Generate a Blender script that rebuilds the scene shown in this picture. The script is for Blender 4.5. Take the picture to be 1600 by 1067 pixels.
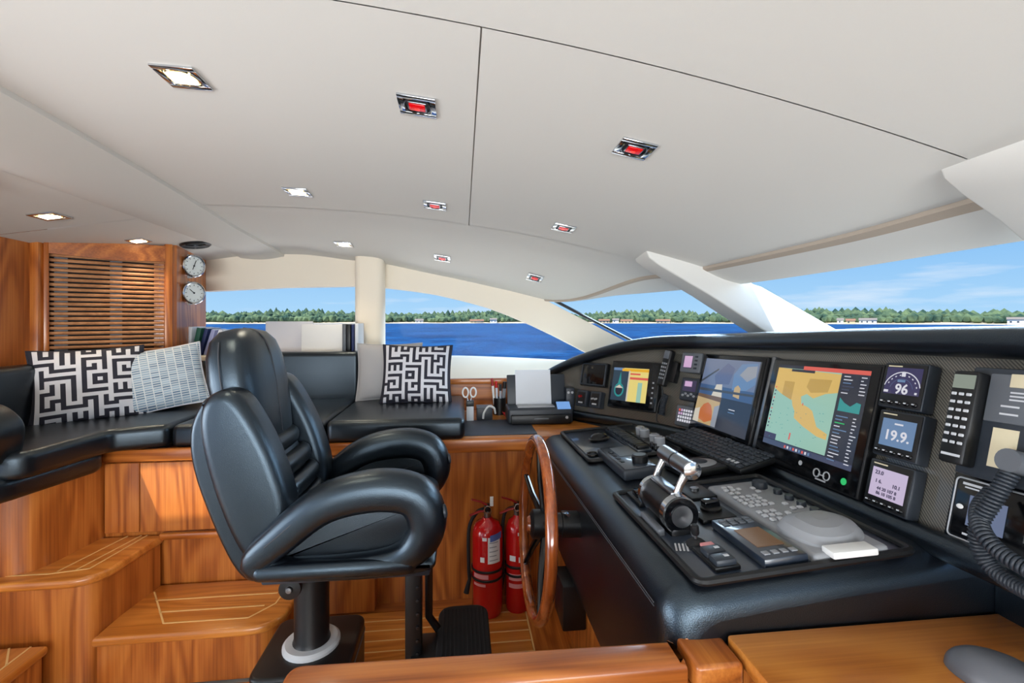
import bpy, bmesh, math, random
from mathutils import Vector as V, Matrix as Mx, Euler
random.seed(7)
S = bpy.context.scene
for o in list(bpy.data.objects): bpy.data.objects.remove(o)
COL = S.collection
R = math.radians
EYE = 1.37
# ------------------------------------------------------------------ camera, sky, sun, big lights, exposure
YAW = math.atan(80/720)
cd = bpy.data.cameras.new('camera'); cam = bpy.data.objects.new('camera', cd); COL.objects.link(cam)
cd.sensor_width = 36; cd.lens = 36*720/1600; cd.shift_y = -33.5/1600; cd.clip_start = .05; cd.clip_end = 6000
cam.location = (0, 0, EYE); cam.rotation_euler = (R(90), 0, -YAW); S.camera = cam
vs = S.view_settings
vs.view_transform = 'Standard'; vs.look = 'None'; vs.gamma = 1; vs.use_curve_mapping = False; vs.exposure = 0.08

w = bpy.data.worlds.new('sky'); S.world = w; w.use_nodes = True
nt = w.node_tree; nt.nodes.clear()
def N(nt, t, **k):
    n = nt.nodes.new(t)
    for a, b in k.items(): setattr(n, a, b)
    return n
tc = N(nt, 'ShaderNodeTexCoord'); sx = N(nt, 'ShaderNodeSeparateXYZ'); nt.links.new(tc.outputs['Generated'], sx.inputs[0])
rp = N(nt, 'ShaderNodeValToRGB'); nt.links.new(sx.outputs[2], rp.inputs[0])
e = rp.color_ramp.elements
e[0].position = 0; e[0].color = (.42, .68, .94, 1); e[1].position = 1; e[1].color = (.12, .32, .78, 1)
q = e.new(.12); q.color = (.27, .54, .90, 1)
q = e.new(.35); q.color = (.19, .44, .86, 1)
mp = N(nt, 'ShaderNodeMapping'); mp.inputs['Scale'].default_value = (3, 3, 22); nt.links.new(tc.outputs['Generated'], mp.inputs[0])
nz = N(nt, 'ShaderNodeTexNoise'); nz.inputs['Scale'].default_value = 1.6; nz.inputs['Detail'].default_value = 6; nt.links.new(mp.outputs[0], nz.inputs[0])
cr = N(nt, 'ShaderNodeValToRGB'); cr.color_ramp.elements[0].position = .54; cr.color_ramp.elements[1].position = .8
cr.color_ramp.elements[1].color = (.75, .75, .75, 1); nt.links.new(nz.outputs[0], cr.inputs[0])
mx = N(nt, 'ShaderNodeMix', data_type='RGBA'); nt.links.new(cr.outputs[0], mx.inputs[0]); nt.links.new(rp.outputs[0], mx.inputs[6]); mx.inputs[7].default_value = (.86, .9, .97, 1)
bg = N(nt, 'ShaderNodeBackground'); bg.inputs[1].default_value = 1.0; nt.links.new(mx.outputs[2], bg.inputs[0])
wo = N(nt, 'ShaderNodeOutputWorld'); nt.links.new(bg.outputs[0], wo.inputs[0])

def lamp(name, kind, energy, loc, rot=None, direction=None, **k):
    d = bpy.data.lights.new(name, kind); d.energy = energy
    for a, b in k.items(): setattr(d, a, b)
    o = bpy.data.objects.new(name, d); COL.objects.link(o); o.location = loc
    if direction: o.rotation_euler = V(direction).to_track_quat('-Z', 'Y').to_euler()
    elif rot: o.rotation_euler = rot
    return o
SUN = V((.72, .80, -1.62))
lamp('sun', 'SUN', 7.5, (-5, -8, 12), direction=SUN, angle=R(.6), color=(1, .95, .87))
# added fill lamps at starboard windows, aft saloon and windscreen, brightening the cabin
lamp('starboard_fill', 'AREA', 84, (-.2, -3.1, 1.0), direction=(0, 1, .52), spread=R(110), shape='RECTANGLE', size=3.6, size_y=.8, color=(.93, .97, 1))
lamp('saloon_fill', 'AREA', 74, (-3.9, .2, .9), direction=(1, .15, .5), spread=R(115), shape='RECTANGLE', size=3.6, size_y=1.3, color=(.93, .97, 1))
lamp('windscreen_fill', 'AREA', 300, (2.75, 2.7, 2.35), direction=(-.95, -.7, -.62), shape='RECTANGLE', size=4.6, size_y=1.1, color=(.60, .80, 1))  # added bluish lamp, placed for highlights on the console leather

# added upward fill lamps outside the port windows and the windscreen
lamp('port_fill', 'AREA', 20, (-.5, 4.25, .6), direction=(0, -1, .62), shape='RECTANGLE', size=3.4, size_y=.5, color=(1, .97, .92))
lamp('bow_fill', 'AREA', 22, (2.6, 1.6, .75), direction=(-1, .1, .7), shape='RECTANGLE', size=3.0, size_y=.5, color=(1, .98, .95))

# ------------------------------------------------------------------ materials
MATS = {}
def newmat(name):
    m = bpy.data.materials.new(name); m.use_nodes = True
    n = m.node_tree; n.nodes.clear()
    out = N(n, 'ShaderNodeOutputMaterial'); b = N(n, 'ShaderNodeBsdfPrincipled'); n.links.new(b.outputs[0], out.inputs[0])
    MATS[name] = m
    return m, n, b
def lin(c): return tuple((x/12.92 if x <= .04045 else ((x+.055)/1.055)**2.4) for x in (v/255 for v in c))
def plain(name, rgb, rough=.5, metal=0, spec=.5, coat=0, bump=0, bscale=300, emit=0, var=0):
    m, n, b = newmat(name); c = lin(rgb)
    b.inputs['Base Color'].default_value = (*c, 1); b.inputs['Roughness'].default_value = rough
    b.inputs['Metallic'].default_value = metal; b.inputs['Specular IOR Level'].default_value = spec
    b.inputs['Coat Weight'].default_value = coat; b.inputs['Coat Roughness'].default_value = .08
    if emit: b.inputs['Emission Color'].default_value = (*c, 1); b.inputs['Emission Strength'].default_value = emit
    if bump or var:
        t = N(n, 'ShaderNodeTexCoord')
        z = N(n, 'ShaderNodeTexNoise'); z.inputs['Scale'].default_value = bscale; z.inputs['Detail'].default_value = 3
        n.links.new(t.outputs['Object'], z.inputs[0])
        if bump:
            bp = N(n, 'ShaderNodeBump'); bp.inputs['Strength'].default_value = bump; bp.inputs['Distance'].default_value = .002
            n.links.new(z.outputs[0], bp.inputs['Height']); n.links.new(bp.outputs[0], b.inputs['Normal'])
        if var:
            z2 = N(n, 'ShaderNodeTexNoise'); z2.inputs['Scale'].default_value = 3; n.links.new(t.outputs['Object'], z2.inputs[0])
            mr = N(n, 'ShaderNodeMapRange'); mr.inputs[3].default_value = 1-var; mr.inputs[4].default_value = 1+var; n.links.new(z2.outputs[0], mr.inputs[0])
            hs = N(n, 'ShaderNodeHueSaturation'); hs.inputs['Color'].default_value = (*c, 1); n.links.new(mr.outputs[0], hs.inputs['Value']); n.links.new(hs.outputs[0], b.inputs['Base Color'])
    return m
def wood(name, axis, cols, rough=.32, coat=.35, scale=1.0):
    m, n, b = newmat(name)
    g = N(n, 'ShaderNodeNewGeometry'); oi = N(n, 'ShaderNodeObjectInfo')
    off = N(n, 'ShaderNodeVectorMath', operation='MULTIPLY_ADD'); 
    cmb = N(n, 'ShaderNodeCombineXYZ')
    for i in range(3): n.links.new(oi.outputs['Random'], cmb.inputs[i])
    off.inputs[1].default_value = (7, 5, 9); n.links.new(cmb.outputs[0], off.inputs[0]); n.links.new(g.outputs['Position'], off.inputs[2])
    def tex(across, along, detail, dist=0):
        mp = N(n, 'ShaderNodeMapping'); s = [across*scale]*3; s[axis] = along*scale; mp.inputs['Scale'].default_value = s
        n.links.new(off.outputs[0], mp.inputs[0]); t = N(n, 'ShaderNodeTexNoise'); t.inputs['Scale'].default_value = 1; t.inputs['Detail'].default_value = detail
        t.inputs['Distortion'].default_value = dist; n.links.new(mp.outputs[0], t.inputs[0]); return t
    a = tex(5, .8, 2, .3); f = tex(160, 3, 3)
    # growth rings: sine of the coarse field gives the cathedral figure
    ml = N(n, 'ShaderNodeMath', operation='MULTIPLY'); ml.inputs[1].default_value = 55; n.links.new(a.outputs[0], ml.inputs[0])
    sn = N(n, 'ShaderNodeMath', operation='SINE'); n.links.new(ml.outputs[0], sn.inputs[0])
    m1 = N(n, 'ShaderNodeMath', operation='MULTIPLY_ADD'); m1.inputs[1].default_value = .13; m1.inputs[2].default_value = .25; n.links.new(sn.outputs[0], m1.inputs[0])
    m2 = N(n, 'ShaderNodeMath', operation='MULTIPLY_ADD'); m2.inputs[1].default_value = .5; n.links.new(f.outputs[0], m2.inputs[0]); n.links.new(m1.outputs[0], m2.inputs[2])
    r = N(n, 'ShaderNodeValToRGB'); el = r.color_ramp.elements
    el[0].position = .2; el[0].color = (*lin(cols[0]), 1); el[1].position = .8; el[1].color = (*lin(cols[2]), 1)
    k = el.new(.5); k.color = (*lin(cols[1]), 1)
    n.links.new(m2.outputs[0], r.inputs[0]); n.links.new(r.outputs[0], b.inputs['Base Color'])
    b.inputs['Roughness'].default_value = rough; b.inputs['Coat Weight'].default_value = coat; b.inputs['Coat Roughness'].default_value = .15
    return m
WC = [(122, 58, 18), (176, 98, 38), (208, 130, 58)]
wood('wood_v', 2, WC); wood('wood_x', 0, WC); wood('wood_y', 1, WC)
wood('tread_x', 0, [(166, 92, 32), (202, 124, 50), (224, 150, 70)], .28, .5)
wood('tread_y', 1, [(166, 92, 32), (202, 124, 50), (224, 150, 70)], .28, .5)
wood('rim_wood', 2, [(96, 40, 14), (142, 68, 26), (170, 90, 40)], .12, 1)
wood('slat_wood', 0, [(150, 98, 58), (178, 122, 78), (196, 142, 98)], .45, .1)
plain('inlay', (236, 196, 130), .4)
plain('leather', (11, 13, 18), .29, bump=.25, bscale=420, spec=1.0); MATS['leather'].node_tree.nodes['Principled BSDF'].inputs['Specular Tint'].default_value = (.62, .82, 1, 1)  # blue specular tint imitates sky light reflected in the black leather
plain('leather_soft', (11, 13, 17), .30, bump=.25, bscale=380, spec=.8); MATS['leather_soft'].node_tree.nodes['Principled BSDF'].inputs['Specular Tint'].default_value = (.7, .86, 1, 1)  # bluish sheen tinted in, standing in for sky reflections
plain('stitch', (62, 64, 70), .6)
plain('lip_shade', (176, 162, 146), .8); plain('bounce_floor', (202, 198, 190), .95); plain('cream', (214, 211, 204), .85, bump=.08, bscale=500)
plain('cream_wall', (238, 227, 208), .7, bump=.05, bscale=400)
plain('white_paint', (240, 240, 238), .3)
plain('black', (14, 15, 17), .4); plain('black_gloss', (8, 9, 12), .1); plain('black_matte', (20, 21, 23), .75)
plain('rubber', (24, 24, 26), .7)
plain('dark_blue_grey', (44, 50, 58), .42)
plain('tray', (34, 44, 58), .3, spec=1, coat=.6)
plain('grey', (142, 144, 148), .45); plain('grey_light', (176, 178, 182), .45); plain('grey_mid', (96, 100, 106), .45); plain('key_grey', (196, 198, 202), .5)
plain('chrome', (205, 208, 212), .12, metal=1); plain('steel', (150, 153, 158), .28, metal=1); plain('dark_steel', (70, 70, 72), .35, metal=1)
plain('white', (232, 232, 230), .5); plain('paper', (222, 226, 232), .6); plain('ivory', (216, 204, 172), .6)
plain('red', (196, 18, 20), .22, coat=.5); plain('red_dark', (150, 20, 22), .35); plain('blue_tag', (86, 112, 182), .5); plain('yellow', (232, 178, 40), .5)
plain('print_grey', (150, 152, 156), .6); plain('print_pink', (226, 150, 150), .6)
plain('clear_cap', (168, 172, 178), .12)
plain('charcoal', (38, 38, 50), .85); plain('off_white', (214, 213, 218), .9); plain('linen', (176, 174, 174), .95, bump=.3, bscale=500)
plain('dial', (222, 228, 226), .3); plain('clock_wood', (96, 56, 36), .35)
plain('mat_blue', (50, 56, 68), .5); plain('navy', (30, 44, 92), .6); plain('green_book', (28, 84, 66), .6); plain('lilac', (150, 156, 196), .6)
plain('mouse_grey', (96, 98, 104), .35)
plain('ring_white', (206, 208, 210), .4)
plain('warm_glow', (255, 214, 130), .4, emit=5.0); plain('warm_core', (255, 246, 222), .4, emit=9.0)
plain('red_glow', (190, 8, 14), .2, emit=.55); plain('red_core', (255, 50, 40), .2, emit=1.6)
plain('sand', (196, 184, 160), .9); plain('house_white', (226, 224, 218), .8); plain('house_tan', (196, 180, 150), .8); plain('roof_grey', (128, 122, 118), .8); plain('roof_brown', (140, 104, 84), .8); plain('glass_dark', (60, 70, 80), .2)
def scr(name, rgb, k=.8):
    m, n, b = newmat(name); c = lin(rgb)
    b.inputs['Base Color'].default_value = (.01, .01, .01, 1); b.inputs['Roughness'].default_value = .12
    b.inputs['Emission Color'].default_value = (*c, 1); b.inputs['Emission Strength'].default_value = k
    return m
for nme, c in dict(s_water=(156, 200, 182), s_land=(224, 186, 104), s_land2=(196, 160, 84), s_dark=(34, 40, 58), s_mid=(64, 72, 100), s_red=(226, 96, 84), s_teal=(40, 150, 150), s_white=(226, 226, 236), s_lilac=(206, 190, 220), s_pink=(214, 176, 216), s_blue=(104, 136, 176), s_sky=(108, 122, 152), s_sea=(60, 88, 130), s_grey=(62, 68, 78), s_tan=(196, 168, 120), s_orange=(198, 112, 62), s_yellow=(240, 220, 130), s_amber=(240, 180, 40), s_green=(40, 200, 110), s_ink=(60, 54, 84), s_indigo=(52, 48, 92), s_lcd=(142, 152, 140), s_tablet=(120, 170, 235), s_brown=(110, 84, 62), s_slate=(42, 66, 84), s_boat=(214, 206, 190), s_haze=(92, 104, 140), s_cloud=(150, 156, 168)).items(): scr(nme, c)
# carbon weave panel
m, n, b = newmat('carbon')
t = N(n, 'ShaderNodeTexCoord'); mpn = N(n, 'ShaderNodeMapping'); mpn.inputs['Rotation'].default_value = (R(20), R(15), R(40)); n.links.new(t.outputs['Object'], mpn.inputs[0])
wv = N(n, 'ShaderNodeTexWave'); wv.inputs['Scale'].default_value = 75; n.links.new(mpn.outputs[0], wv.inputs[0])
rr = N(n, 'ShaderNodeValToRGB'); rr.color_ramp.elements[0].color = (*lin((56, 55, 52)), 1); rr.color_ramp.elements[1].color = (*lin((112, 108, 98)), 1)
n.links.new(wv.outputs[0], rr.inputs[0]); n.links.new(rr.outputs[0], b.inputs['Base Color']); b.inputs['Roughness'].default_value = .22; b.inputs['Coat Weight'].default_value = .5; b.inputs['Coat Roughness'].default_value = .05
# dashed pale blue weave of the second cushion
m, n, b = newmat('dash_cloth')
t = N(n, 'ShaderNodeTexCoord'); bt = N(n, 'ShaderNodeTexBrick'); bt.offset = 0
mpn = N(n, 'ShaderNodeMapping'); mpn.inputs['Rotation'].default_value = (0, 0, 0); n.links.new(t.outputs['UV'], mpn.inputs[0]); n.links.new(mpn.outputs[0], bt.inputs[0])
bt.inputs['Scale'].default_value = 1; bt.inputs['Brick Width'].default_value = .036; bt.inputs['Row Height'].default_value = .0115; bt.inputs['Mortar Size'].default_value = .0026; bt.inputs['Mortar Smooth'].default_value = .3
bt.inputs['Color1'].default_value = (*lin((98, 124, 150)), 1); bt.inputs['Color2'].default_value = (*lin((168, 190, 206)), 1); bt.inputs['Mortar'].default_value = (*lin((214, 218, 220)), 1)
n.links.new(bt.outputs[0], b.inputs['Base Color']); b.inputs['Roughness'].default_value = .95
# glass
m = bpy.data.materials.new('glass'); m.use_nodes = True; n = m.node_tree; n.nodes.clear(); MATS['glass'] = m
o_ = N(n, 'ShaderNodeOutputMaterial'); tr = N(n, 'ShaderNodeBsdfTransparent'); tr.inputs[0].default_value = (.97, .985, .98, 1); gl = N(n, 'ShaderNodeBsdfGlossy'); gl.inputs['Roughness'].default_value = .02
ms = N(n, 'ShaderNodeMixShader'); ms.inputs[0].default_value = .0025; n.links.new(tr.outputs[0], ms.inputs[1]); n.links.new(gl.outputs[0], ms.inputs[2]); n.links.new(ms.outputs[0], o_.inputs[0])
# sea
m, n, b = newmat('sea')
g = N(n, 'ShaderNodeNewGeometry'); 
z1 = N(n, 'ShaderNodeTexNoise'); z1.inputs['Scale'].default_value = .55; z1.inputs['Detail'].default_value = 5; z1.inputs['Roughness'].default_value = .6; n.links.new(g.outputs['Position'], z1.inputs[0])
z2 = N(n, 'ShaderNodeTexNoise'); z2.inputs['Scale'].default_value = .05; z2.inputs['Detail'].default_value = 4; n.links.new(g.outputs['Position'], z2.inputs[0])
ad = N(n, 'ShaderNodeMath', operation='ADD'); n.links.new(z1.outputs[0], ad.inputs[0]); n.links.new(z2.outputs[0], ad.inputs[1])
bp = N(n, 'ShaderNodeBump'); bp.inputs['Strength'].default_value = 1; bp.inputs['Distance'].default_value = 1.3; n.links.new(z1.outputs[0], bp.inputs['Height']); n.links.new(bp.outputs[0], b.inputs['Normal'])
rr = N(n, 'ShaderNodeValToRGB'); rr.color_ramp.elements[0].position = .7; rr.color_ramp.elements[1].position = 1.3/1.3; rr.color_ramp.elements[0].color = (*lin((4, 44, 98)), 1); rr.color_ramp.elements[1].color = (*lin((24, 92, 156)), 1)
hf = N(n, 'ShaderNodeMath', operation='MULTIPLY'); hf.inputs[1].default_value = .82; n.links.new(ad.outputs[0], hf.inputs[0]); n.links.new(hf.outputs[0], rr.inputs[0]); n.links.new(rr.outputs[0], b.inputs['Base Color'])
b.inputs['Roughness'].default_value = .4; b.inputs['Specular IOR Level'].default_value = .06
# forest
m, n, b = newmat('forest')
g = N(n, 'ShaderNodeNewGeometry'); z1 = N(n, 'ShaderNodeTexNoise'); z1.inputs['Scale'].default_value = .09; z1.inputs['Detail'].default_value = 4; n.links.new(g.outputs['Position'], z1.inputs[0])
rr = N(n, 'ShaderNodeValToRGB'); rr.color_ramp.elements[0].position = .35; rr.color_ramp.elements[1].position = .66; rr.color_ramp.elements[0].color = (*lin((46, 72, 66)), 1); rr.color_ramp.elements[1].color = (*lin((104, 124, 92)), 1)
n.links.new(z1.outputs[0], rr.inputs[0]); n.links.new(rr.outputs[0], b.inputs['Base Color']); b.inputs['Roughness'].default_value = .95; b.inputs['Specular IOR Level'].default_value = .1

# ------------------------------------------------------------------ mesh helpers
def frame(o, x, y, z=None):
    x = V(x).normalized(); y = V(y); y = (y - x*x.dot(y)).normalized(); z = x.cross(y)
    m = Mx((x, y, z)).transposed().to_4x4(); m.translation = V(o); return m
def T(x, y, z): return Mx.Translation((x, y, z))
def RX(a): return Mx.Rotation(R(a), 4, 'X')
def RY(a): return Mx.Rotation(R(a), 4, 'Y')
def RZ(a): return Mx.Rotation(R(a), 4, 'Z')
def catmull(pts, n, closed=False):
    P = [V(p) for p in pts]; L = len(P); out = []
    segs = L if closed else L-1
    for i in range(segs):
        if closed: a, b, c, d = P[(i-1) % L], P[i], P[(i+1) % L], P[(i+2) % L]
        else: a, b, c, d = P[max(i-1, 0)], P[i], P[i+1], P[min(i+2, L-1)]
        for k in range(n):
            t = k/n
            out.append(.5*((2*b)+(c-a)*t+(2*a-5*b+4*c-d)*t*t+(3*b-a-3*c+d)*t**3))
    if not closed: out.append(P[-1])
    return out
class MB:
    def __init__(s): s.v = []; s.f = []; s.m = []; s.uv = None
    def add(s, vs, fs, mi=0, M=None):
        b = len(s.v)
        s.v += [tuple((M @ V(v)) if M else v) for v in vs]
        for f in fs: s.f.append([b+i for i in f]); s.m.append(mi)
        return s
    def box(s, c, d, mi=0, M=None, r=0, seg=2):
        bm = bmesh.new(); bmesh.ops.create_cube(bm, size=1)
        for v in bm.verts: v.co = V((v.co.x*d[0]+c[0], v.co.y*d[1]+c[1], v.co.z*d[2]+c[2]))
        if r: bmesh.ops.bevel(bm, geom=bm.edges[:], offset=min(r, .49*min(d)), segments=seg, profile=.5, affect='EDGES')
        return s.bm(bm, mi, M)
    def bm(s, bm, mi=0, M=None):
        bm.verts.index_update(); s.add([v.co.copy() for v in bm.verts], [[v.index for v in f.verts] for f in bm.faces], mi, M); bm.free(); return s
    def tube(s, pts, r, n=10, mi=0, M=None, closed=False, cap=True, flat=None, up=None):
        P = [V(p) for p in pts]; L = len(P); rs = r if isinstance(r, (list, tuple)) else [r]*L
        vs = []; fs = []; pn = None
        for i in range(L):
            if closed: t = P[(i+1) % L]-P[i-1]
            else: t = P[min(i+1, L-1)]-P[max(i-1, 0)]
            t = t.normalized() if t.length > 1e-9 else V((0, 0, 1))
            if up is not None: a = V(up)
            elif pn is None: a = V((0, 0, 1)) if abs(t.z) < .9 else V((1, 0, 0))
            else: a = pn
            a = (a-t*a.dot(t)).normalized(); pn = a; b_ = t.cross(a)
            for k in range(n):
                an = 2*math.pi*k/n; ca, sa = math.cos(an), math.sin(an)
                if flat:  # (width along a, width along b, exponent)
                    ex = flat[2]; ca = math.copysign(abs(ca)**ex, ca)*flat[0]; sa = math.copysign(abs(sa)**ex, sa)*flat[1]
                vs.append(P[i]+(a*ca+b_*sa)*rs[i])
        for i in range(L if closed else L-1):
            for k in range(n):
                j = (i+1) % L; fs.append([i*n+k, i*n+(k+1) % n, j*n+(k+1) % n, j*n+k])
        if cap and not closed: fs.append(list(range(n))[::-1]); fs.append([(L-1)*n+k for k in range(n)])
        return s.add(vs, fs, mi, M)
    def cyl(s, a, b, r, r2=None, n=20, mi=0, M=None): return s.tube([a, b], [r, r if r2 is None else r2], n, mi, M)
    def lathe(s, prof, n=24, mi=0, M=None):
        vs = []; fs = []; L = len(prof)
        for (r, z) in prof:
            for k in range(n): a = 2*math.pi*k/n; vs.append((r*math.cos(a), r*math.sin(a), z))
        for i in range(L-1):
            for k in range(n): fs.append([i*n+k, i*n+(k+1) % n, (i+1)*n+(k+1) % n, (i+1)*n+k])
        fs.append(list(range(n))[::-1]); fs.append([(L-1)*n+k for k in range(n)])
        return s.add(vs, fs, mi, M)
    def prism(s, poly, z0, z1, mi=0, M=None):
        n = len(poly)
        vs = [(p[0], p[1], z0) for p in poly]+[(p[0], p[1], z1) for p in poly]
        fs = [list(range(n))[::-1], list(range(n, 2*n))]+[[i, (i+1) % n, n+(i+1) % n, n+i] for i in range(n)]
        return s.add(vs, fs, mi, M)
    def puff(s, poly, hw, r, mi=0, M=None, k=5, taper=0):
        """outline (2D) thickened along local z by +-hw with rounded rims of radius r"""
        P = [V((p[0], p[1])) for p in poly]; n = len(P)
        area = sum(P[i].x*P[(i+1) % n].y-P[(i+1) % n].x*P[i].y for i in range(n)); sg = 1 if area > 0 else -1
        nor = []
        for i in range(n):
            t = (P[(i+1) % n]-P[i-1]).normalized(); nor.append(V((-t.y, t.x))*sg)
        rings = []
        for side in (-1, 1):
            rg = []
            for j in range(k+1):
                a = math.pi/2*j/k; ins = r*(1-math.sin(a)) if side == -1 else r*(1-math.cos(a))
                z = -hw+r*(1-math.cos(a)) if side == -1 else hw-r*(1-math.sin(a))
                rg.append((ins, z))
            rings += rg
        vs = []; fs = []
        for (ins, z) in rings:
            for i in range(n): q = P[i]+nor[i]*ins; vs.append((q.x, q.y, z))
        for j in range(len(rings)-1):
            for i in range(n): fs.append([j*n+i, j*n+(i+1) % n, (j+1)*n+(i+1) % n, (j+1)*n+i])
        fs.append(list(range(n))[::-1]); fs.append([(len(rings)-1)*n+i for i in range(n)])
        return s.add(vs, fs, mi, M)
    def quad(s, a, b, c, d, mi=0, M=None): return s.add([a, b, c, d], [[0, 1, 2, 3]], mi, M)
    def rect(s, x0, y0, x1, y1, z, mi=0, M=None): return s.quad((x0, y0, z), (x1, y0, z), (x1, y1, z), (x0, y1, z), mi, M)
    def sheet(s, rows, mi=0, M=None):
        n = len(rows[0]); vs = [p for r in rows for p in r]
        fs = [[i*n+k, i*n+k+1, (i+1)*n+k+1, (i+1)*n+k] for i in range(len(rows)-1) for k in range(n-1)]
        return s.add(vs, fs, mi, M)
def obj(name, mb, mats, parent=None, M=None, smooth=35, recalc=True):
    me = bpy.data.meshes.new(name); me.from_pydata([tuple(v) for v in mb.v], [], mb.f)
    if isinstance(mats, str): mats = [mats]
    for m in mats: me.materials.append(MATS[m])
    me.polygons.foreach_set('material_index', mb.m)
    if recalc:
        bm = bmesh.new(); bm.from_mesh(me); bmesh.ops.recalc_face_normals(bm, faces=bm.faces[:]); bm.to_mesh(me); bm.free()
    if smooth: me.shade_smooth(); me.set_sharp_from_angle(angle=R(smooth))
    o = bpy.data.objects.new(name, me); COL.objects.link(o)
    if parent: o.parent = parent
    if M is not None: o.matrix_basis = M
    return o
def tag(o, label, cat, group=None):
    o['label'] = label; o['category'] = cat
    if group: o['group'] = group
    return o
def thing(name, label, cat, M=None, group=None):
    o = bpy.data.objects.new(name, None); COL.objects.link(o); o.empty_display_size = .05
    if M is not None: o.matrix_basis = M
    return tag(o, label, cat, group)
def struct(o, label=None):
    o['kind'] = 'structure'
    if label: o['label'] = label
    return o
def copy_tree(o, M=None, parent=None):
    c = o.copy(); COL.objects.link(c)
    if parent: c.parent = parent
    if M is not None: c.matrix_basis = M
    for ch in list(o.children): copy_tree(ch, None, c)
    return c
def text(name, body, size, M, mat, parent, align='CENTER', ext=.0004):
    cu = bpy.data.curves.new(name, 'FONT'); cu.body = body; cu.size = size; cu.align_x = align; cu.align_y = 'CENTER'; cu.extrude = ext; cu.resolution_u = 3; cu.offset = size*.018
    t = bpy.data.objects.new(name, cu); COL.objects.link(t); bpy.context.view_layer.update()
    me = bpy.data.meshes.new_from_object(t.evaluated_get(bpy.context.evaluated_depsgraph_get()))
    bpy.data.objects.remove(t); me.materials.clear(); me.materials.append(MATS[mat])
    o = bpy.data.objects.new(name, me); COL.objects.link(o); o.parent = parent; o.matrix_basis = M
    return o
# ------------------------------------------------------------------ sea, shore, forest, houses
SEA = -2.5
mb = MB(); mb.quad((-3000, -3000, SEA), (3000, -3000, SEA), (3000, 3000, SEA), (-3000, 3000, SEA))
struct(obj('sea', mb, 'sea', smooth=0), 'blue rippled sea around the yacht')
def arc(a, r, z): return (r*math.sin(R(a)), r*math.cos(R(a)), z)
mb = MB(); rows = []
for r, z in ((541, SEA-.4), (546, SEA+.2), (560, SEA+.6), (600, SEA+2.5), (760, SEA+6)):
    rows.append([arc(-75+i*1.0, r+6*math.sin(i*.9)+3*math.sin(i*2.3), z) for i in range(161)])
mb.sheet(rows)
struct(obj('shore', mb, 'sand'), 'pale sandy strip of the far shore')
bm = bmesh.new(); bmesh.ops.create_icosphere(bm, subdivisions=1, radius=1); bm.verts.index_update()
bv = [v.co.copy() for v in bm.verts]; bf = [[v.index for v in f.verts] for f in bm.faces]; bm.free()
mb = MB()
for row in range(5):
    a = -70.0
    while a < 80:
        a += random.uniform(.35, .75)
        r = 576+row*11+random.uniform(-4, 4)+6*math.sin(a*.9)
        h = random.uniform(6, 9.5)+row*1.6+2.2*math.sin(a*.31+1)*row/4+(1.5 if random.random() < .1 else 0)
        rx = random.uniform(3.2, 6); c = V(arc(a, r, SEA+.6+h*.5))
        vs = [(c.x+p.x*rx*random.uniform(.8, 1.2), c.y+p.y*rx, c.z+p.z*h*.55*random.uniform(.85, 1.1)) for p in bv]
        mb.add(vs, bf)
fo = obj('shore_forest', mb, 'forest', smooth=0); fo['kind'] = 'stuff'; tag(fo, 'continuous band of green woodland along the far shore', 'forest')
hs = [(655, 9, 3.6, 0, 'small pale house on the shore seen just right of the cream window post'), (745, 16, 3, 1, 'low tan house on the shore left of the white gabled one'), (771, 8, 4.4, 0, 'white gabled house on the shore in the side window'),
      (944, 12, 3.2, 1, 'low tan shore house just right of the raked windscreen pillar'), (962, 7, 4, 0, 'narrow white shore house between two tan ones'), (979, 13, 3, 1, 'long low tan shore house in the left windscreen pane'),
      (1036, 15, 3, 1, 'wide tan shore house nearest the centre mullion'), (1313, 5, 4, 0, 'small white shore house, first right of the centre mullion'), (1329, 7, 3.4, 1, 'tan shore house amid the cluster right of the mullion'), (1356, 13, 4, 0, 'broad white shore house ending the right-hand cluster'), (1588, 10, 4.5, 0, 'lone white house on the shore at the far right')]
for px, wd, ht, kind, lab in hs:
    a = math.degrees(math.atan((px-800)/720)+YAW); M = T(*arc(a, 552, SEA-.1)) @ RZ(-a)
    h = thing('shore_house', lab, 'house', M, 'houses on the far shore')
    obj('wall', MB().box((0, 0, ht/2), (wd, 7, ht)), 'house_tan' if kind else 'house_white', h, smooth=0)
    mb = MB(); mb.prism([(-4.2, ht-.1), (4.2, ht-.1), (0, ht+1.9)], -wd/2-.5, wd/2+.5, 0, Mx(((0, 0, 1, 0), (1, 0, 0, 0), (0, 1, 0, 0), (0, 0, 0, 1))))
    obj('roof', mb, 'roof_brown' if kind else 'roof_grey', h, smooth=0)
    for k in range(max(1, int(wd//4))): obj('window', MB().box((-wd/2+2+k*4, -3.52, ht*.55), (1.3, .08, 1.3)), 'glass_dark', h, smooth=0)

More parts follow.
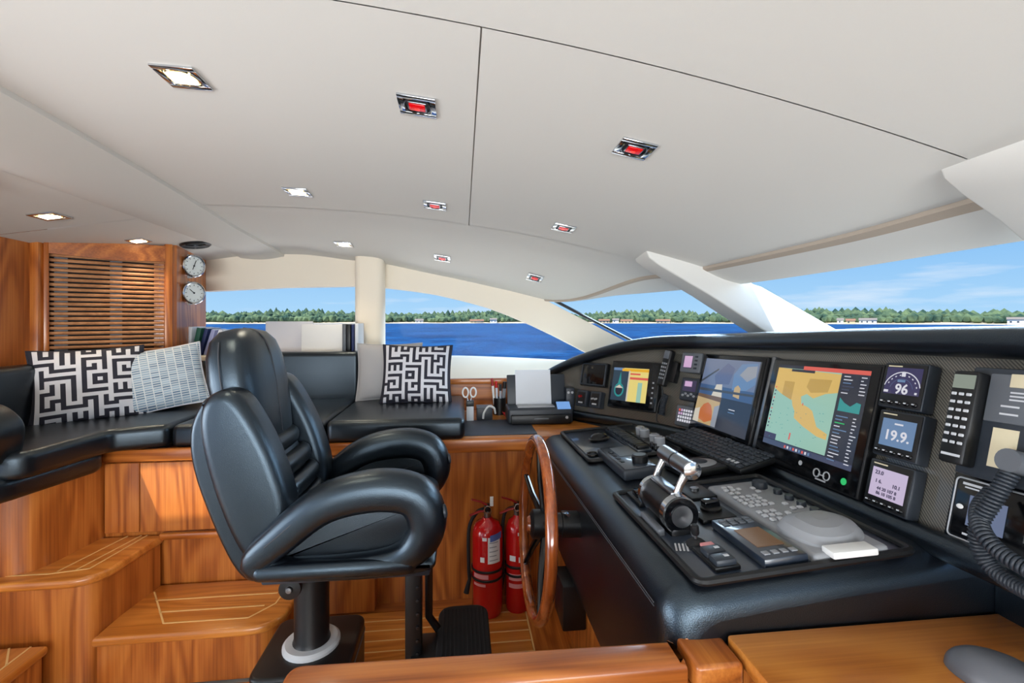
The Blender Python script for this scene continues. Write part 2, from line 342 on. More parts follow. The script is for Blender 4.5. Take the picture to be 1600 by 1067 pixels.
# ------------------------------------------------------------------ ceiling
def sst(a, b, x): t = max(0, min(1, (x-a)/(b-a))); return t*t*(3-2*t)
def interp(tab, x):
    if x <= tab[0][0]: return tab[0][1]
    for (a, b), (c, d) in zip(tab, tab[1:]):
        if x <= c: return b+(d-b)*(x-a)/(c-a)
    return tab[-1][1]
def Hc(X, Y):
    Y = abs(Y); x = max(X, -.95)
    h = .5945-.1256*x-.066*x*x-.022*Y*Y
    h += .035*sst(2.5, 3.3, Y)*sst(-.7, -1.1, X)
    h -= interp([(-.6, 0), (-.23, .05), (.09, .075), (.36, .1), (.6, .125), (1.2, .14)], X)*sst(2.5, 3.25, Y)
    return h
def Ha(X, Y): return .467+.15*(X+1.47)-.006*(Y*Y-5.5)
EDGE = [(1.27, 0), (1.268, .9), (1.262, 1.46), (1.16, 2.16), (1.03, 2.56), (.83, 2.96), (.62, 3.2), (.4, 3.275), (.1, 3.3)]
GTOP = [(1.46, 0, .21), (1.46, .95, .208), (1.43, 1.6, .19), (1.36, 2.16, .176), (1.2, 2.65, .17), (.97, 3.0, .16), (.67, 3.205, .142), (.45, 3.262, .18), (.12, 3.302, .262)]
def Xe(Y):
    tab = sorted([(y, x) for x, y in EDGE]); return interp(tab, abs(Y))
ES = catmull([(a, b, 0) for a, b in EDGE], 8); GS = catmull(GTOP, 8)
ys = sorted([(p.y, p.x) for p in ES])
def Xe(Y): return interp(ys, abs(Y))
def grid_panel(y0, y1, x0, x1, nx=14, ny=16, off=0.0, fn=Hc):
    mb = MB(); rows = []
    for j in range(ny+1):
        y = y0+(y1-y0)*j/ny; xe = (x1 if x1 is not None else Xe(y))
        rows.append([(x0+(xe-x0)*i/nx, y, EYE+fn(x0+(xe-x0)*i/nx, y)+off) for i in range(nx+1)])
    mb.sheet(rows); return mb
ceil = struct(obj('ceiling', grid_panel(-3.33, 3.33, -1.24, None, 30, 60, .008), 'cream', recalc=False), 'cream padded headliner above the helm')
g_ = .0018
for (a, b, x0, x1) in ((-.9+g_, .9-g_, -1.2, None), (.9+g_, 2.3-g_, -1.2, .04-g_), (.9+g_, 2.3-g_, .04+g_, None), (2.3+g_, 3.32, -1.2, None), (-2.3+g_, -.9-g_, -1.2, None), (-3.32, -2.3-g_, -1.2, None)):
    obj('ceiling_panel', grid_panel(a, b, x0, x1, 24, 22), 'cream', ceil, recalc=False)
# rounded cross beam, lip and soffit round the windscreen
mb = MB(); rows = []
for j in range(61):
    y = -3.32+6.64*j/60; h0 = Hc(-1.2, y); h1 = min(Ha(-1.47, y), h0-.03); r = []
    r.append((-1.198, y, EYE+h0+.012)); r.append((-1.200, y, EYE+h0-.016))
    for k in range(1, 11):
        t = k/10; r.append((-1.2-.28*t, y, EYE+h0-.014+(h1-h0+.014)*(1-(1-t)**2.0)-.012*math.sin(math.pi*t)))
    r.append((-1.485, y, EYE+h1+.01)); r.append((-1.485, y, EYE+h0+.05))
    rows.append(r)
mb.sheet(rows); struct(obj('trim_1', mb, 'cream', recalc=False), 'rounded cream cross beam under the ceiling')
mb = MB()
for sg in (1, -1):
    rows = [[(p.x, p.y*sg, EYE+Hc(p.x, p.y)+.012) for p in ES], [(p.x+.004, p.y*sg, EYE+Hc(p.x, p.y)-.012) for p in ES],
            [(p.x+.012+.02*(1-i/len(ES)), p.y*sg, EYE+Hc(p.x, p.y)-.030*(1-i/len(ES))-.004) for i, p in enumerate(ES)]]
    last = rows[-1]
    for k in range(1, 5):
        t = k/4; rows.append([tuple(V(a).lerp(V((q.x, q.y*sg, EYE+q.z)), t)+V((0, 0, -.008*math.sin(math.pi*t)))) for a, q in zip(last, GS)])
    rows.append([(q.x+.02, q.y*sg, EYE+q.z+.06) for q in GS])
    mb.sheet(rows[:3], 1); mb.sheet(rows[2:])  # lip rows get a darker tan: their shade is put into the colour
struct(obj('trim_2', mb, ['cream', 'lip_shade'], recalc=False), 'curved cream soffit above the windscreen')
# aft ceiling with the skylight slot
def aft(y0, y1, x0, x1): return grid_panel(y0, y1, x0, x1, 8, 12, 0, Ha)
SKX0, SKX1, SKY0, SKY1 = -2.02, -1.56, 1.45, 1.66
ca = struct(obj('ceiling', grid_panel(2.3+g_, 3.32, -2.6, -1.475, 8, 12, 0, Ha), 'cream', recalc=False), 'lower cream ceiling aft of the beam')
for (a, b, c, d) in ((SKY1, 2.3-g_, -2.6, -1.475), (-3.32, SKY0, -2.6, -1.475), (SKY0, SKY1, SKX1, -1.475), (SKY0, SKY1, -2.6, SKX0)):
    obj('ceiling_panel', aft(a, b, c, d), 'cream', ca, recalc=False)
obj('backing', MB().box((-2.03, 2.53, EYE+.56), (1.2, 1.62, .01)), 'cream', ca)
mb = MB(); zz = EYE+Ha(-1.7, 1.6)
for (c, d) in (((SKX1+.01, (SKY0+SKY1)/2, zz+.09), (.02, .24, .2)), ((SKX0-.01, (SKY0+SKY1)/2, zz+.06), (.02, .24, .2)), (((SKX0+SKX1)/2, SKY1+.01, zz+.08), (.5, .02, .2)), (((SKX0+SKX1)/2, SKY0-.01, zz+.08), (.5, .02, .2))): mb.box(c, d)
struct(obj('trim_3', mb, 'white_paint'), 'white frame of the narrow skylight')

# ------------------------------------------------------------------ port wall, windows, windscreen
def Yw(X): return 3.3 if X < 0 else 3.3-.225*X*X
UT = [(.086, .275), (.363, .211), (.586, .148), (.945, -.05), (1.102, -.14), (1.45, -.34)]
WT = [(-1.715, .193), (-1.216, .223), (-.699, .236), (-.512, .224), (-.35, .206), (-.18, .181), (0, .140), (.182, .091), (.34, .032), (.498, -.036), (.66, -.115), (.822, -.201), (1.0, -.298), (1.2, -.42), (1.45, -.58)]
def U(X): return Hc(X, 3.3)+.03 if X <= .0 else (interp(UT, X) if X >= .086 else .30)
def Us(X): return max(Hc(X, 3.3), Ha(X, 3.3))+.03 if X < -1.2 else U(X)
mb = MB(); ring = []
xs = [-1.72+i*(3.12/80) for i in range(81)]
for x in xs:
    y = Yw(x); a = interp(WT, x); u = max(Us(x), a+.02)
    ring.append([(x, y, EYE+a), (x, y, EYE+u), (x, y+.09, EYE+u), (x, y+.09, EYE+a), (x, y, EYE+a)])
mb.sheet(ring)
wall = struct(obj('wall_port', mb, 'cream_wall', smooth=40), 'cream side wall with sweeping window openings')
mb = MB(); ring = []
for x in [-1.72+i*.1 for i in range(31)]:
    y = Yw(x); s = -.259-.04*max(0, x); zi = 1.0-EYE
    ring.append([(x, y+.09, EYE+s), (x, y-.005, EYE+s), (x, y-.03, EYE+s-.008), (x, y-.36, EYE+zi), (x, y-.36, .78), (x, y+.09, .78)])
mb.sheet(ring); obj('sill', mb, 'cream_wall', wall)
mb = MB(); mb.box((-.615, 3.245, 1.35), (.19, .15, 1.0), r=.045, seg=4); obj('window_post', mb, 'cream_wall', wall, smooth=60)
mb = MB(); mb.box((-1.77, 3.25, 1.45), (.09, .2, .95), r=.03, seg=3); obj('end_post', mb, 'cream_wall', wall, smooth=60)
def pane(name, rows, lab):
    mb = MB(); mb.sheet(rows); return struct(obj(name, mb, 'glass', recalc=False), lab)
pane('window_1', [[(x, 3.36, EYE+interp(WT, x)+.02) for x in (-1.75, -1.4, -1, -.7)], [(x, 3.36, 1.08) for x in (-1.75, -1.4, -1, -.7)]], 'clear side window pane above the settee back')
xs = [-.55+i*.1 for i in range(17)]
pane('window_2', [[(x, Yw(x)+.06, EYE+interp(WT, x)+.02) for x in xs], [(x, Yw(x)+.06, min(1.08, EYE+interp(WT, x)+.019)) for x in xs]], 'clear tapering side window pane beside the counter')
# windscreen glass between soffit edge and a low base
GB = [V((1.82, 0, -.3)), V((1.82, .95, -.3)), V((1.78, 1.6, -.3)), V((1.7, 2.16, -.3)), V((1.6, 2.65, -.32)), V((1.5, 2.78, -.34)), V((1.44, 2.83, -.35)), V((1.2, 2.97, -.21)), V((.6, 3.215, .13))]
GBS = catmull(GB, 8)
full = [(q, b) for q, b in zip(GS, GBS)]
def wpane(name, ya, yb, lab):
    sel = [(q, b) for q, b in full if ya <= q.y <= yb]
    pane(name, [[(q.x+.01, q.y, EYE+q.z+.02) for q, b in sel], [(b.x, b.y, EYE+b.z) for q, b in sel]], lab)
wpane('window_3', 2.1, 3.23, 'windscreen pane between the raked side pillar and the mullion')
wpane('window_4', .8, 2.2, 'wide centre windscreen pane ahead of the instruments')
wpane('window_5', 0, .9, 'windscreen pane at the far right')
# dark gasket on the side pillar
gp = [(.60, 3.215, .150), (.945, 3.095, -.042), (1.102, 3.022, -.132), (1.45, 2.82, -.33)]
struct(obj('trim_4', MB().tube([(a+.012, b-.0, EYE+c+.012) for a, b, c in gp], .011, 6), 'black_gloss'), 'dark glazing gasket along the raked pillar')
def mullion(name, yc, hw, lab, dx=0.0):
    def at(x): return EYE+Hc(x+dx, yc)
    M = Mx(((1, 0, 0, dx), (0, 0, -1, yc), (0, 1, 0, 0), (0, 0, 0, 1)))
    inn = [(.88, at(.88)+.02), (.90, at(.90)-.022), (.95, at(.95)-.045), (1.05, at(1.05)-.075), (1.2, EYE+.125), (1.47, EYE-.04), (1.62, EYE-.13), (1.64, EYE-.125), (1.582, EYE-.048), (1.428, EYE+.18), (1.38, EYE+.23), (1.34, EYE+.36), (1.05, EYE+.5), (.92, EYE+.5)]
    out = [(1.422, EYE+.18), (1.578, EYE-.048), (1.70, EYE-.22), (2.2, EYE-.22), (1.88, EYE-.045), (1.48, EYE+.165)]
    ob = struct(obj(name, MB().puff(inn, hw, .008, 0, M), 'cream', smooth=45), lab)
    obj('outer_fin', MB().puff(out, hw*.9, .004, 0, M), 'white_paint', ob, smooth=30); return ob
mullion('trim_5', 2.21, .085, 'raked cream windscreen mullion near the centre')
mullion('trim_6', .86, .105, 'raked cream windscreen mullion at the upper right', .225)
mullion('trim_7', -.86, .105, 'raked cream windscreen mullion starboard of the camera', .225)
# starboard side: low wall and header, windows open
mb = MB(); mb.box((-1.0, -3.36, .45), (6.2, .1, .95)); mb.box((-1.0, -3.36, EYE+.42), (6.2, .1, .3))
for x in (-4.0, -2.2, -.6, 1.6): mb.box((x, -3.36, 1.3), (.16, .12, 1.0))
struct(obj('wall_starboard', mb, 'cream_wall'), 'cream starboard wall with wide windows')
mb = MB(); mb.box((1.9, 0, .55), (.08, 6.0, 1.0)); struct(obj('wall_forward', mb, 'cream_wall'), 'forward bulkhead below the windscreen')

# ------------------------------------------------------------------ aft bulkhead, louvre panel
mb = MB(); mb.box((-2.1, 1.91, .9), (.06, 1.22, 1.82)); mb.box((-2.1, 2.75, .9), (.06, .5, 1.82)); 
aftw = struct(obj('wall_aft', mb, 'wood_v'), 'varnished wooden aft bulkhead')
PA, PB = V((-2.04, 2.51, 0)), V((-1.64, 2.83, 0)); du = (PB-PA).normalized(); L_ = (PB-PA).length
MP = frame(PA, du, (0, 0, 1)); MP = Mx((du, V((0, 0, 1)), du.cross(V((0, 0, 1))))).transposed().to_4x4(); MP.translation = PA   # x along, y up, z toward the cabin
post = MB().box((0, 0, 0), (.055, .06, 2.2), r=.012); obj('post', post, 'wood_v', aftw, T(-2.062, 2.50, .95))
lv = thing('louvre_panel', 'wooden louvred panel of thin horizontal slats behind the settee corner', 'louvre', MP)
top = EYE+.385
mb = MB()
prof = [(0, top-.055), (L_*.5, top-.068), (L_, top-.055), (L_, top+.03), (0, top+.03)]
mb.prism(prof, -.01, .025); obj('header', mb, 'wood_x', lv)
for x, wd in ((.008, .02), (L_-.018, .036)): obj('stile', MB().box((x, 1.35, .008), (wd, .9, .036), r=.004), 'wood_v', lv)
obj('backing', MB().box((L_/2, 1.35, -.03), (L_, .9, .01)), 'black_matte', lv)
sl = MB().tube([(.016, 0, 0), (L_-.034, 0, 0)], .0066, 8, flat=(1, 1.25, 1)); s0 = None
n_s = 28
for i in range(n_s):
    y = top-.062-i*(.68/n_s)
    if s0 is None: s0 = obj('slat', sl, 'slat_wood', lv, T(0, y, .0)); 
    else:
        c = s0.copy(); COL.objects.link(c); c.parent = lv; c.matrix_basis = T(0, y, 0)
for x in (.06, L_*.53, L_*.93):
    obj('upright', MB().box((x, 1.3, -.018), (.05 if x < .4 else .04, .8, .008)), 'grey_mid', lv)
# wood cheek carrying the clocks
mb = MB(); mb.prism([(-1.64, 2.82), (-1.62, 2.84), (-1.70, 3.30), (-1.80, 3.30), (-1.72, 2.80)], .8, EYE+.43); obj('cheek', mb, 'wood_v', aftw)
fn = V((.87, -.493, 0))
def clock(z, lab, hands):
    c0 = V((-1.650, 3.0, z)); M = Mx((V((.17, -.985, 0)), V((0, 0, 1)), V((-.985, -.17, 0)))).transposed().to_4x4()
    M = Mx((V((.493, .87, 0)), V((0, 0, 1)), fn)).transposed().to_4x4(); M.translation = c0
    t = thing('ship_clock', lab, 'clock', M, 'chrome-rimmed instruments on the wood cheek')
    obj('case', MB().lathe([(.072, -.01), (.072, .006), (.058, .01), (.056, .055), (.06, .058)], 32), ['chrome'], t)
    obj('band', MB().lathe([(.0575, .014), (.0575, .046)], 32), 'clock_wood', t)
    mb = MB(); mb.tube([(.062*math.cos(k*math.pi/16), .062*math.sin(k*math.pi/16), .060) for k in range(32)], .007, 8, closed=True); obj('bezel', mb, 'chrome', t)
    obj('dial', MB().lathe([(.055, .058), (.055, .0605)], 32), 'dial', t)
    mb = MB()
    for k in range(12): mb.box((0, .046, .0612), (.003, .008, .001), M=RZ(30*k))
    for a, l in hands: mb.box((0, l/2-.004, .062), (.004, l, .001), M=RZ(a))
    mb.lathe([(.005, .061), (.005, .064)], 12); obj('hands', mb, 'black', t)
clock(EYE+.326, 'upper chrome-rimmed ship clock on the wood cheek by the window', ((-20, .04), (160, .028)))
clock(EYE+.163, 'lower chrome-rimmed barometer on the wood cheek by the window', ((50, .038),))

# ------------------------------------------------------------------ ceiling lamps and loudspeaker
def ceil_frame(x, y, fn):
    d = .01; p = V((x, y, EYE+fn(x, y)))
    tx = V((2*d, 0, fn(x+d, y)-fn(x-d, y))).normalized(); ty = V((0, 2*d, fn(x, y+d)-fn(x, y-d))).normalized()
    return frame(p, tx, -ty)      # z points down
def downlight(x, y, kind, lab, fn=Hc, s=.1):
    t = thing('ceiling_downlight', lab, 'light', ceil_frame(x, y, fn), 'square recessed ceiling lamps')
    h = s/2
    mb = MB()
    for (cx, cy, dx, dy) in ((0, h-.008, s, .016), (0, -h+.008, s, .016), (h-.008, 0, .016, s-.032), (-h+.008, 0, .016, s-.032)): mb.box((cx, cy, .003), (dx, dy, .006), r=.0015)
    obj('bezel', mb, 'chrome', t)
    obj('plate', MB().box((0, 0, .0012), (s-.03, s-.03, .002)), 'dark_steel', t)
    mb = MB(); mb.tube([(.036*math.cos(k*math.pi/14), .036*math.sin(k*math.pi/14), .004) for k in range(28)], .0022, 6, closed=True); obj('ring', mb, 'steel', t)
    q = .021 if kind == 'red' else .027
    obj('lens_rim', MB().box((0, 0, .004), (2*q+.008, 2*q*.8+.008, .005), r=.002), 'steel' if kind == 'red' else 'warm_glow', t)
    obj('lens', MB().box((0, 0, .0062), (2*q, 2*q*.8, .005), r=.0015), 'red_glow' if kind == 'red' else 'warm_core', t)
    if kind == 'red': obj('bulb', MB().box((.0, -.008, .0085), (.012, .010, .002), r=.0009), 'red_core', t)
    else:
        d = bpy.data.lights.new('downlight_beam', 'SPOT'); d.energy = 7; d.color = (1, .84, .6); d.spot_size = R(110); d.spot_blend = .8; d.shadow_soft_size = .03
        l = bpy.data.objects.new('downlight_beam', d); COL.objects.link(l); l.parent = t; l.matrix_basis = T(0, 0, .02) @ RX(180)
    return t
dl = [(-.7, 1.25, 'w', 'lit warm square downlight nearest the camera'), (-.7, 2.08, 'w', 'lit warm downlight in the middle of its row ahead of the beam'), (-.71, 2.91, 'w', 'small lit warm downlight above the side window'),
      (-.115, 1.25, 'red', 'large red night lamp left of the ceiling seam'), (-.115, 2.08, 'red', 'red night lamp just left of the lower end of the ceiling seam'), (-.115, 2.91, 'red', 'tiny red night lamp left of centre above the second side window'),
      (.485, 1.25, 'red', 'large red night lamp right of the ceiling seam'), (.47, 2.08, 'red', 'mid-sized red night lamp right of the ceiling seam'), (.47, 2.91, 'red', 'tiny red night lamp nearest the windscreen corner')]
for x, y, k, lab in dl: downlight(x, y, k, lab)
downlight(-1.71, 2.13, 'w', 'lit warm downlight aft of the beam, near the skylight', Ha); downlight(-1.70, 2.65, 'w', 'lit warm downlight above the louvred panel', Ha, .085)
t = thing('ceiling_speaker', 'round black loudspeaker grille in the ceiling above the clocks', 'speaker', ceil_frame(-1.535, 2.87, Ha))
mb = MB(); mb.lathe([(.078, 0), (.078, .006), (.07, .012), (.06, .008)], 32); obj('rim', mb, 'black', t)
mb = MB(); mb.lathe([(.056, .002), (.05, .008), (.02, .006), (.018, .013), (.0, .014)], 28); obj('grille', mb, 'dark_blue_grey', t)
mb = MB()
for k in range(3): mb.box((0, .03, .011), (.008, .05, .004), M=RZ(120*k+30))
obj('spoke', mb, 'black', t)
# ------------------------------------------------------------------ helm floor of narrow planks with pale inlay
fl = struct(obj('floor', MB().box((.2, -.5, -.035), (6.5, 7.6, .04)), 'bounce_floor'), 'varnished floor of narrow planks with pale inlay lines')  # pale base colour added to bounce neutral light up to the ceiling
pk = MB().box((0, 0, -.0065), (1.0, .058, .013), r=.001, seg=1); ik = MB().box((0, 0, -.0068), (1.0, .006, .012))
p0 = i0 = None
obj('border_plank', MB().box((-.05, 2.262, -.0065), (1.4, .09, .013)), 'wood_x', fl)
obj('border_plank', MB().box((-1.05, 1.4, -.0085), (.72, .9, .009)), 'tread_x', fl)
obj('border_plank', MB().box((.6, 1.5, -.0085), (.3, 1.6, .009)), 'wood_y', fl)
for k in range(24):
    y = 2.185-k*.066
    M = T(-.2, y, 0); Mi = T(-.2, y-.033, 0)
    if p0 is None: p0 = obj('plank', pk, 'tread_x', fl, M); i0 = obj('inlay_strip', ik, 'inlay', fl, Mi, smooth=0)
    else:
        for o0, m_ in ((p0, M), (i0, Mi)):
            c = o0.copy(); COL.objects.link(c); c.parent = fl; c.matrix_basis = m_
obj('inlay_strip', MB().box((.304, 1.4, -.0066), (.006, 1.62, .0125)), 'inlay', fl, smooth=0)
obj('border_plank', MB().box((.38, 1.4, -.0065), (.146, 1.62, .013)), 'wood_y', fl)
# ------------------------------------------------------------------ steps
def rounded(poly_r, n=6):
    """polygon with per-vertex corner radius -> point list"""
    L = len(poly_r); out = []
    for i in range(L):
        x, y, r = poly_r[i]; p = V((x, y)); a = V(poly_r[i-1][:2])-p; b = V(poly_r[(i+1) % L][:2])-p
        if r <= 0: out.append((x, y)); continue
        a.normalize(); b.normalize(); p0 = p+a*r; p1 = p+b*r
        for k in range(n+1):
            t = k/n; q = p0*(1-t)**2+p*2*t*(1-t)+p1*t*t; out.append((q.x, q.y))
    return out
def step(name, lab, poly, z, th=.035, over=.015, mat='tread_x', riser='wood_v', inlays=(), base=0):
    st = struct(obj(name, MB().puff(rounded(poly), th/2, .013, 0, T(0, 0, z-th/2), k=4), mat, smooth=50), lab)
    pin = rounded([(x, y, r) for x, y, r in poly]); c = V((sum(p[0] for p in pin)/len(pin), sum(p[1] for p in pin)/len(pin)))
    n = len(pin); P = [V(p) for p in pin]; area = sum(P[i].x*P[(i+1) % n].y-P[(i+1) % n].x*P[i].y for i in range(n)); sg = 1 if area > 0 else -1
    q = []
    for i in range(n):
        t = (P[(i+1) % n]-P[i-1]).normalized(); v = P[i]+V((-t.y, t.x))*sg*over; q.append((v.x, v.y))
    obj('riser', MB().prism(q, base, z-th), riser, st)
    for pts in inlays:
        mb = MB()
        for a, b in zip(pts, pts[1:]): 
            d = (V(b)-V(a)); l = d.length; an = math.degrees(math.atan2(d.y, d.x)); mb.box((l/2, 0, 0), (l, .006, .0016), M=T(a[0], a[1], z+.0004) @ RZ(an))
        obj('inlay_strip', mb, 'inlay', st, smooth=0)
    return st
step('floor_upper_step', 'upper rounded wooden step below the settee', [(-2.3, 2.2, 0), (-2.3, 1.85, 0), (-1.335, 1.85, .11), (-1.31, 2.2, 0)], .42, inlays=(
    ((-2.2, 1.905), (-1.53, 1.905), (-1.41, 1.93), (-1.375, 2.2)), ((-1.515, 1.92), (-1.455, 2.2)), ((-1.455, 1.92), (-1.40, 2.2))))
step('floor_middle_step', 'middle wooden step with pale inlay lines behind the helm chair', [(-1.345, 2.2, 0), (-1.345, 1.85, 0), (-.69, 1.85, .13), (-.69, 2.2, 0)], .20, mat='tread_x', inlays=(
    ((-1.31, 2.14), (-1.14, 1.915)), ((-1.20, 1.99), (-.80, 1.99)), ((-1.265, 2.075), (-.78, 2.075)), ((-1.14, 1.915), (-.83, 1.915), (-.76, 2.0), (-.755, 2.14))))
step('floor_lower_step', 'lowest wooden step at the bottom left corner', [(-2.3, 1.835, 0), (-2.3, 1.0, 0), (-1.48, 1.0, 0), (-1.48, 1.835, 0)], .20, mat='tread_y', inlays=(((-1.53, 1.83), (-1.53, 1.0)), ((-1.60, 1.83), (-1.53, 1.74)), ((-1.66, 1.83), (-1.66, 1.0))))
# ------------------------------------------------------------------ settee base cabinet
cab = thing('settee_cabinet', 'varnished wooden cabinet under the settee with small round knobs', 'cabinet', T(0, 0, 0))
obj('body', MB().box((-.98, 2.55, .4), (1.16, .68, .78)), 'wood_v', cab)
obj('body', MB().box((.14, 2.62, .375), (1.14, .68, .75)), 'wood_v', cab)
obj('top_rail', MB().box((-.975, 2.2, .775), (1.17, .03, .055), r=.008), 'wood_x', cab)
obj('plinth_rail', MB().box((-.84, 2.197, .415), (.96, .035, .03), r=.01), 'wood_x', cab)
def knob(parent, x, y, z):
    obj('knob', MB().lathe([(.006, 0), (.006, .014), (.016, .02), (.017, .028), (.011, .034), (0, .035)], 20, M=T(x, y, z) @ RX(90)), 'chrome', parent)
for x0, x1, kx in ((-1.40, -1.06, -1.115), (-1.052, -.72, -.78), (-.712, -.41, -.46)):
    d = obj('door', MB().box(((x0+x1)/2, 2.201, .59), (x1-x0, .02, .305), r=.002, seg=1), 'wood_v', cab); knob(d, kx, 2.19, .69)
obj('stile', MB().box((-1.475, 2.204, .59), (.14, .02, .305), r=.002, seg=1), 'wood_v', cab)
# aft settee plinth with rounded corner
mb = MB(); mb.prism(rounded([(-2.3, 2.25, 0), (-2.3, 1.9, 0), (-1.6, 1.9, .1), (-1.545, 2.25, 0)]), .42, .80)
tag(obj('settee_plinth', mb, 'wood_v'), 'rounded wooden plinth under the left end of the settee', 'cabinet')
# ------------------------------------------------------------------ counter
ct = thing('countertop', 'wooden counter top between the settee and the helm console', 'countertop', T(0, 0, 0))
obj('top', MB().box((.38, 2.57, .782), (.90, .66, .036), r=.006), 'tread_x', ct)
obj('edge_trim', MB().box((.16, 2.238, .765), (1.14, .03, .07), r=.012, seg=3), 'wood_x', ct)
obj('backboard', MB().box((.27, 2.925, .9), (.72, .02, .20)), 'wood_x', ct)
obj('back_rail', MB().box((.27, 2.908, .985), (.72, .03, .035), r=.006), 'wood_x', ct)
tag(obj('desk_mat', MB().box((.18, 2.44, .8025), (.40, .34, .005), r=.002), 'mat_blue'), 'dark slate-blue mat lying on the counter', 'mat')
# ------------------------------------------------------------------ settee
st = thing('settee', 'black leather L-shaped settee along the side windows', 'settee', T(0, 0, 0))
def cushion(name, c, d, r, M=None, mat='leather_soft', par=st): return obj(name, MB().box(c, d, r=r, seg=5), mat, par, M, smooth=60)
cushion('seat_cushion', (-.30, 2.55, .85), (.64, .70, .105), .03)
cushion('seat_cushion', (-.955, 2.55, .85), (.66, .70, .105), .03)
mb = MB(); mb.puff(rounded([(-2.02, 2.9, 0), (-2.02, 1.78, .02), (-1.52, 1.78, .07), (-1.475, 2.13, .03), (-1.29, 2.2, .03), (-1.29, 2.9, 0)]), .05, .028, 0, T(0, 0, .855)); obj('seat_cushion', mb, 'leather_soft', st, smooth=60)
mb = MB(); mb.puff(rounded([(-2.1, 2.18, 0), (-2.1, 1.72, .02), (-1.58, 1.72, .1), (-1.50, 2.12, .03), (-1.55, 2.18, 0)]), .045, .03, 0, T(0, 0, .775)); obj('edge_roll', mb, 'leather_soft', st, smooth=60)
cushion('backrest', (-1.04, 2.90, 1.015), (.87, .12, .33), .03)
cushion('backrest', (0, 0, 1.01), (.52, .10, .33), .03, T(-1.735, 2.60, 0) @ RZ(38))
cushion('backrest', (0, 0, 1.0), (.10, .55, .34), .035, T(-1.95, 2.17, 0))
mb = MB(); mb.puff(rounded([(-1.99, .86, .03), (-1.575, .86, .04), (-1.555, 1.0, .045), (-1.63, 1.075, .045), (-1.99, 1.075, .03)]), .07, .024, 0, Mx(((1, 0, 0, 0), (0, 0, -1, 1.79), (0, 1, 0, 0), (0, 0, 0, 1)))); obj('arm_bolster', mb, 'leather_soft', st, smooth=60)
# ledge behind the settee back
struct(obj('trim_8', MB().box((-1.16, 3.12, 1.14), (1.12, .34, .03), r=.004), 'cream_wall'), 'cream ledge behind the settee back')
# ------------------------------------------------------------------ cushions
KUF = """
#.#.#.###.#.#.###.###.#
#.#.#.#.#.###.#.#.#.#.#
#.###.#.#.....#.###.###
#.....#.#.#####.......#
#####.#.#.#...#.#####.#
#...#.....#.#.#.#...#.#
#.#.#####.###.#.#.#.###
#.#.......#.....#.###.#
#.#######.#.###.#.....#
#.#.....#.#.#.#.#####.#
#.#.#.#.#.#.###.......#
#...#.#.#.#.....#.#.#.#
#.###.#.#.#####.#.#.#.#
#.#...#.#.......#####.#
#.#.###.#.###.#.......#
#.#.#.#...#.#.#.#####.#
#.###.#####.#.###...#.#
#...........#.......#.#
#.#####.#.#.#.###.#.#.#
#.#...#.#.#.#.#.#.#.#.#
#.###.#.###.###.#.###.#
""".strip().replace('#', '1').replace('.', '0').split('\n')
def pillow(name, w, h, th, M, lab, bitmap=None, mats=('off_white', 'charcoal'), group='scatter cushions on the settee', seed=1, piping=None):
    nx, ny = (69, 63) if bitmap else (28, 24)
    rnd = random.Random(seed); t = thing(name, lab, 'cushion', M, group)
    def pt(u, v, sd):
        e = max(0, (1-abs(u)**2.6))*max(0, (1-abs(v)**2.6)); z = th*.5*e**.55*sd
        k = 1-.06*(1-abs(v)**2)*0; x = u*w/2*(1-.07*(1-v*v)*abs(u)**3); y = v*h/2*(1-.07*(1-u*u)*abs(v)**3)
        z += .004*math.sin(u*5+seed)*math.sin(v*4)*e
        return (x, y, z)
    for sd, nm in ((1, 'front'), (-1, 'back')):
        vs = [pt(-1+2*i/nx, -1+2*j/ny, sd) for j in range(ny+1) for i in range(nx+1)]; mb = MB(); fs = []; mi = []
        for j in range(ny):
            for i in range(nx):
                a = j*(nx+1)+i; fs.append([a, a+1, a+nx+2, a+nx+1] if sd == 1 else [a, a+nx+1, a+nx+2, a+1])
                mi.append(int(bitmap[len(bitmap)-1-j*len(bitmap)//ny][i*len(bitmap[0])//nx]) if bitmap else 0)
        mb.add(vs, fs); mb.m = mi
        o = obj(nm+'_cover', mb, list(mats), t, smooth=80, recalc=False)
        uv = o.data.uv_layers.new(name='UVMap')
        for lp in o.data.loops: c = o.data.vertices[lp.vertex_index].co; uv.data[lp.index].uv = (c.x+.5, c.y+.5)
    ed = [pt(-1+2*i/16, -1, 0) for i in range(16)]+[pt(1, -1+2*i/16, 0) for i in range(16)]+[pt(1-2*i/16, 1, 0) for i in range(16)]+[pt(-1, 1-2*i/16, 0) for i in range(16)]
    obj('piping', MB().tube(ed, .004, 6, closed=True), piping or mats[-1], t)
    return t
def lean(pos, face, tilt, roll=0):
    z = V(face).normalized(); x = V((0, 0, 1)).cross(z).normalized(); y = z.cross(x)
    m = Mx((x, y, z)).transposed().to_4x4(); m.translation = V(pos)
    return m @ RX(-tilt) @ RZ(roll)
KUF2 = [r[::-1] for r in KUF[::-1]]
pillow('scatter_cushion', .42, .36, .14, lean((-1.76, 2.41, 1.06), (.72, -1, 0), 14, 2), 'black and white geometric maze cushion in the left corner of the settee', KUF, seed=2)
pillow('scatter_cushion', .40, .33, .14, lean((-1.545, 2.565, 1.065), (.55, -1, 0), 16, 9), 'pale blue dashed cushion beside the maze cushion at left', None, ('dash_cloth', 'off_white'), seed=3, piping='off_white')
pillow('scatter_cushion', .40, .34, .13, lean((-.25, 2.70, 1.06), (.02, -1, 0), 16, -1), 'black and white geometric maze cushion at the right end of the settee', KUF2, seed=5)
